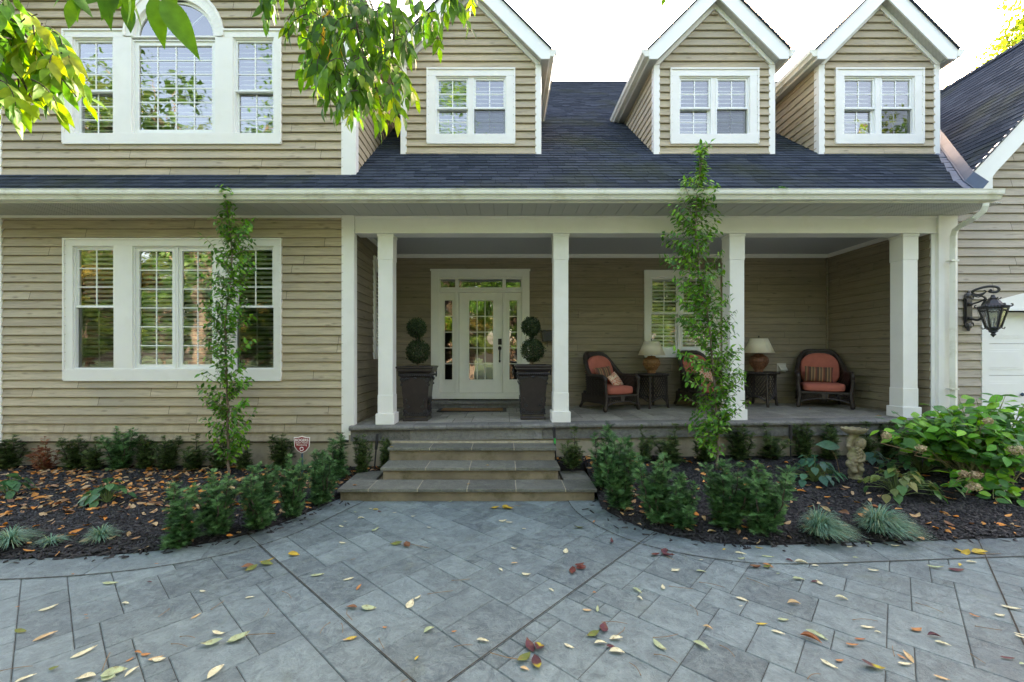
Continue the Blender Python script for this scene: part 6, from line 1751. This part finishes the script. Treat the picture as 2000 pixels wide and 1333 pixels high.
# leaves in the beds: the largest individually, the rest as litter
def dl(X,Y):
    if X<0:
        px=CX+X*F/Y; py=CY+(H-.08)*F/Y
        d=.35
        if 925<py<1000: d=1.0
        if py>1010: d=.28
        if px>600: d=1
        return d
    px=CX+X*F/Y; py=CY+(H-.1)*F/Y
    e=Y-edgeY(X)
    return 1.0 if px<1300 else (.40 if e<.3 else .22)
npt=bedpts(150,-1,dl)+bedpts(60,1,dl)
BG={5:('orange fallen leaf on the dark mulch of the {} bed','orange leaves on the {} bed'),7:('tan fallen leaf on the dark mulch of the {} bed','tan leaves on the {} bed'),8:('vivid orange curled leaf on the mulch of the {} bed','vivid orange leaves on the {} bed'),9:('brown fallen leaf on the dark mulch of the {} bed','brown leaves on the {} bed')}
npt=sorted(npt,key=lambda p:p[1])
for k,(X,Y,z) in enumerate(npt[:118]):
    ci=random.choice((5,5,7,7,8,9) if X<0 else (5,7,7,7,8,9)); o=bpy.data.objects.new('bed_leaf',leafmesh(random.randrange(5),ci,PALC[ci])); COL.objects.link(o)
    o.location=(X,Y,z+.012); o.rotation_euler=(random.gauss(0,.3),random.gauss(0,.3),random.uniform(0,6.28)); L=random.uniform(.07,.13); o.scale=(L,L*random.uniform(.7,1),L*random.uniform(.8,1.6))
    sd='left' if X<0 else 'right'; tag(o,BG[ci][0].format(sd),'leaf',BG[ci][1].format(sd))
rest=npt[118:]+bedpts(950,-1,dl)+bedpts(330,1,dl); parts=[]
for ti in range(5):
    q=rest[ti::5]; n=len(q); a=RNG.uniform(0,6.28,n); D=np.c_[np.cos(a),np.sin(a),RNG.normal(0,.2,n)]; U=np.c_[RNG.normal(0,.4,n),RNG.normal(0,.4,n),np.ones(n)]
    parts.append(scat(LT[ti],basis(D,U),np.array(q)+np.array([0,0,.014]),RNG.uniform(.05,.115,n),pal([PALC[5],PALC[7],PALC[5],PALC[8],PALC[9],(.48,.30,.14),(.42,.30,.17),(.30,.17,.08)],n,.25)))
V,Fc,C=joinp(parts); o=link('leaf_litter',npmesh(V,Fc,C),'dryleaf'); tag(o,kind='stuff')
# a few leaves blown onto the porch and steps
for (px,py,Y,ci,lb) in ((1730,789,8.0,5,'orange leaf on the porch floor near the corner armchair'),(1583,801,7.6,5,'small orange leaf on the porch floor in front of the corner armchair'),(1716,812,6.7,7,'tan leaf on the porch edge left of the fourth column'),(915,933,5.5,7,'pale leaf stuck on the lowest tread of the steps'),(952,901,5.8,7,'small tan leaf on the middle tread of the steps'),(765,864,6.1,4,'tiny yellow leaf on the top tread at its left end'),(693,900+50,5.45,2,'small brown leaf on the lowest tread at its left end')):
    X=X_(px,Y); z=zf(X)+.004 if py<820 else (.163 if py>920 else (.328 if py>890 else .513))+.004
    o=bpy.data.objects.new('fallen_leaf',leafmesh(1,ci,PALC[ci])); COL.objects.link(o); o.location=(X,Y,z); o.scale=(.09,.08,.09) if py<820 else (.06,.05,.07); o.rotation_euler=(0,0,random.uniform(0,6)); tag(o,lb,'leaf')
# ======================= TREES =======================
QV,QF=leaf_t(.24,.05,.15,2,.5)
def big_tree(seed,h,rx,rz,n,cols,size,trunk_r=.22):
    rg=np.random.default_rng(seed); rp=random.Random(seed); mb=MB(); cz=h-rz*.95
    pts=[Vector((rp.gauss(0,.08)*i,rp.gauss(0,.08)*i,h*.85*i/8)) for i in range(9)]
    mb.tube(pts,[trunk_r*(1-.85*i/8) for i in range(9)],9)
    T=[];W_=[]
    for k in range(26):
        i=rp.randint(2,7); a=rp.uniform(0,6.283); q=rp.uniform(.45,.95); e=rp.uniform(-.75,.95)
        tip=Vector((math.cos(a)*rx*q*math.sqrt(1-e*e*.8),math.sin(a)*rx*q*math.sqrt(1-e*e*.8),cz+rz*e*.9)); b0=pts[i]; m_=b0.lerp(tip,.5)+Vector((0,0,.25))
        mb.tube([b0,b0.lerp(m_,.6),m_,tip],[trunk_r*.35,trunk_r*.22,trunk_r*.14,.02],6)
        for _ in range(3): 
            c=tip.lerp(m_,rp.random()*.6)+Vector((rp.gauss(0,.5),rp.gauss(0,.5),rp.gauss(0,.4))); T.append(c)
            mb.tube([tip.lerp(m_,.4),c],[.03,.01],4,cap=False)
    cl=np.array([tuple(t) for t in T]); k=len(cl); idx=rg.integers(0,k,n); sz=rg.uniform(.35,.85,k)[idx]*rx/3.2
    d=rg.normal(size=(n,3)); d/=np.linalg.norm(d,axis=1,keepdims=True); r=rg.random(n)**.5
    Pn=cl[idx]+d*(sz*r)[:,None]*np.array([1.15,1.15,.8])
    D=d*.4+rg.normal(size=(n,3))*.6+np.array([0,0,-.4]); U=rg.normal(size=(n,3))*.5+np.array([0,0,1])
    c=np.array(cols)[rg.integers(0,len(cols),k)][idx]*rg.uniform(.7,1.3,(n,1))
    V,Fc,C=scat((QV,QF),basis(D,U),Pn,size*rg.uniform(.7,1.3,n),c)
    me=npmesh(V,Fc,C); me.materials.append(M['leaf_thin'])
    tmp=mb.build('trunk','bark',smooth=True); tm=tmp.data; bpy.data.objects.remove(tmp); return me,tm
def place_tree(v,loc,rz,sc,label,group=None,name='maple_tree'):
    t=empty(name,loc,label,'tree',group,rz=rz); t.scale=(sc,sc,sc)
    for nm,me in (('crown',v[0]),('trunk',v[1])): o=bpy.data.objects.new(nm,me); COL.objects.link(o); o.parent=t
GRN=[(.08,.17,.03),(.11,.22,.04),(.06,.13,.025),(.15,.22,.04)]; AUT=[(.16,.21,.04),(.13,.20,.04),(.22,.18,.04),(.10,.17,.03)]
tv=[big_tree(31,11,4.2,4.2,26000,GRN,.20,.26),big_tree(32,9,3.6,3.4,22000,AUT,.20,.2)]
rt=random.Random(17); LBT='leafy tree across the street behind the viewer'
x=-37
while x<36: place_tree(tv[rt.random()<.3],(x,-10.3+rt.uniform(-.6,.6),-.03),rt.uniform(0,6.28),rt.uniform(.46,.6),LBT,'trees across the street'); x+=rt.uniform(3.8,4.8)
x=-39
while x<38: place_tree(tv[rt.random()<.35],(x,-14.5+rt.uniform(-1,1),-.03),rt.uniform(0,6.28),rt.uniform(.85,1.15),LBT,'trees across the street'); x+=rt.uniform(5.5,7.5)
x=-44
while x<44: place_tree(tv[rt.random()<.3],(x,-22+rt.uniform(-2,2),-.03),rt.uniform(0,6.28),rt.uniform(1.5,1.85),LBT,'trees across the street'); x+=rt.uniform(9,15)
sp=big_tree(55,11,4.0,4.4,9500,GRN,.22,.24)
for x,y,sc in ((-15,-8,1.5),(-9.3,-9.5,1.3),(-3.4,-9.5,1.3),(19,-7.5,1.45)): place_tree(sp,(x,y,-.03),rt.uniform(0,6.28),sc,'tall airy tree on the near side of the street behind the viewer','tall airy trees near the street')
yt=big_tree(41,15,3.4,3.6,26000,[(.30,.36,.04),(.20,.30,.035),(.38,.36,.05)],.17,.25)
place_tree(yt,(23.0,17.0,-.03),.4,1.17,'tall yellow green tree behind the garage roof at the top right corner')
# the shade tree whose hanging leaves reach into the top of the photograph
def shade_tree():
    tx,ty=-4.4,-.9; t=empty('shade_tree',(tx,ty,0),'shade tree with pointed hanging leaflets drooping into the upper left of the view','tree')
    mb=MB()
    tr=[Vector((tx,ty,-.05)),Vector((tx+.03,ty+.02,1)),Vector((tx+.1,ty+.05,2.4)),Vector((tx+.15,ty+.1,3.8)),Vector((tx+.1,ty,5.5)),Vector((tx+.3,ty+.2,7.5))]
    mb.tube(tr,[.26,.21,.19,.17,.12,.05],10)
    limbs=[[tr[3],Vector((-3.2,.2,4.5)),Vector((-2.0,1.1,4.35)),Vector((-1.1,1.9,4.05)),Vector((-.75,2.15,3.7))],
           [tr[3],Vector((-3.4,.5,4.0)),Vector((-2.5,1.3,3.75)),Vector((-2.0,1.7,3.5))],
           [tr[3],Vector((-3.2,.2,4.2)),Vector((-1.9,.75,3.9)),Vector((-1.1,1.1,3.55))],
           [Vector((-2.0,1.1,4.35)),Vector((-1.2,1.5,4.2)),Vector((-.3,2.0,3.95))],
           [tr[4],Vector((-5.4,.6,6.2)),Vector((-6.0,1.2,6.6))],[tr[4],Vector((-3.2,-1.4,6.6)),Vector((-1.8,-1.8,7))],[tr[4],Vector((-5.6,-1.9,6.4)),Vector((-6.4,-2.6,6.9))]]
    for l in limbs: mb.tube(l,[.085*(1-.85*i/(len(l)-1)) for i in range(len(l))],7)
    T=[];D=[];U=[];S=[];C=[]; rg=random.Random(12)
    G_=[(.10,.24,.025),(.08,.19,.022),(.14,.30,.03),(.055,.14,.022)]; YG=[(.22,.38,.03),(.30,.43,.035),(.15,.32,.025),(.38,.44,.04)]; YL=[(.62,.42,.03),(.55,.36,.03)]
    def comp(px,py,Y,cols,ls,n=7,rl=.20,dirx=None):
        a=P(px,py,Y); az=rg.uniform(0,6.283) if dirx is None else dirx
        o=Vector((math.cos(az),math.sin(az)*.8,0)); pts=[]; p=a.copy()
        for i in range(6):
            f=i/5; pts.append(p.copy()); p=p+(o*(.6-.45*f)+Vector((0,0,-.25-.75*f))).normalized()*rl/5
        mb.tube(pts,[.0028,.0024,.002,.0018,.0015,.001],4,cap=False)
        for j in range(n):
            f=.25+.75*(j//2*2)/(max(1,n-1)) if j<n-1 else 1; k=min(4.999,f*5); i=int(k); q=pts[i].lerp(pts[i+1],k-i); s=0 if j==n-1 else (1 if j%2 else -1)
            side=Vector((-o.y,o.x,0))*s
            d=side*.55+o*.35+Vector((rg.gauss(0,.14),rg.gauss(0,.14),-.85+rg.gauss(0,.18)))
            T.append(tuple(q)); D.append(tuple(d)); U.append((o.x*.6+rg.gauss(0,.55),o.y*.6-.3+rg.gauss(0,.55),.5)); S.append(ls*rg.uniform(.75,1.2)); c=np.array(rg.choice(cols))*rg.uniform(.8,1.2); C.append(c)
    bx=[500,540,580,600,640,680,720,750,776,782,830,880,930,940]; by=[5,25,60,150,170,215,225,235,205,120,60,45,15,0]
    # hanging twigs of the right cluster
    for path in ([(560,-120),(600,-30),(640,30),(665,90),(680,150)],[(640,-90),(690,20),(705,90),(735,170),(750,215)],[(720,-120),(760,-30),(770,60),(765,130)],[(760,-120),(830,-40),(885,0)]):
        mb.tube([P(x,y,2.1) for x,y in path],[.010,.007,.005,.004,.002],5)
    for _ in range(215):
        x=rg.uniform(505,935) if rg.random()<.22 else rg.uniform(590,785); yb=float(np.interp(x,bx,by)); y=yb-rg.uniform(20,230)*(1 if x<790 else .4)
        comp(x,min(y,yb-32),rg.uniform(1.8,2.6),G_ if rg.random()<.8 else YG[:3],.078,7,.15)
    for (x,y) in ((655,15),(665,75),(663,100)): comp(x,y,1.95,YL,.085,5,.09)
    lx=[-60,0,20,60,110,150,165]; ly=[235,205,200,215,195,185,175]; 
    for path in ([(-120,-60),(0,10),(60,80),(110,140),(150,190)],[(-150,40),(-20,90),(40,150),(60,190)]):
        mb.tube([P(x,y,1.62) for x,y in path],[.010,.007,.005,.003,.002],5)
    for _ in range(120):
        x=rg.uniform(-90,132); u_=max(0,(x-20)*1.05); yb=float(np.interp(x,lx,ly)); y=rg.uniform(u_-30,yb-45) if yb-45>u_-30 else yb-45
        comp(x,y,rg.uniform(1.5,2.0),YG if rg.random()<.8 else G_,.082,7,.14)
    for (x,y,ls) in ((140,-35,.09),(165,-30,.10),(200,-40,.10),(235,-35,.10),(255,-30,.09),(330,-55,.10)):
        comp(x,y,rg.uniform(1.25,1.5),G_[:3],ls,3,.05)
    for (x0,y0,x1,y1,Y) in ((302,-8,312,84,1.15),(318,-5,380,98,1.15),(250,-30,250,35,1.3),(205,-20,208,50,1.4),(150,-20,142,36,1.4),(330,-30,340,22,1.2),(1300,-14,1294,13,2.4)):
        a=P(x0,y0,Y); b=P(x1,y1,Y); T.append(tuple(a)); D.append(tuple(b-a)); U.append((.25,-1,.2)); S.append((b-a).length); C.append(np.array(G_[0]))
    mb.tube([P(1300,-14,2.4),P(1310,-60,2.4),Vector((-.3,2.0,3.95))],.003,4)
    n=len(T); a=np.array
    V,Fc,Cc=scat(leaf_t(.19,.04,.22,8,.38),basis(a(D),a(U)),a(T),a(S),a(C))
    me=npmesh(V-a([tx,ty,0]),Fc,Cc); link('hanging_leaves',me,'leaf_thin',t)
    mb.build('trunk','barkdark',t,smooth=True)
    # crown above and behind the camera, outside the frame
    rgn=np.random.default_rng(9); n=15000; cc=[]
    for _ in range(90):
        an=rgn.uniform(0,6.283); q=rgn.random()**.5*5.0; cc.append((tx+.8+q*math.cos(an),min(1.4,ty-.8+q*math.sin(an)*.75),rgn.uniform(6,12.5)))
    cc=a(cc); idx=rgn.integers(0,90,n); d=rgn.normal(size=(n,3)); d/=np.linalg.norm(d,axis=1,keepdims=True); Pn=cc[idx]+d*(rgn.random(n)**.5*.75)[:,None]
    V,Fc,Cc=scat((QV,QF),basis(d*.4+rgn.normal(size=(n,3))*.5+[0,0,-.5],rgn.normal(size=(n,3))*.5+[0,0,1]),Pn,.13*rgn.uniform(.7,1.3,n),a(G_+YG[:1])[rgn.integers(0,5,n)])
    link('crown',npmesh(V-a([tx,ty,0]),Fc,Cc),'leaf_thin',t)
shade_tree()
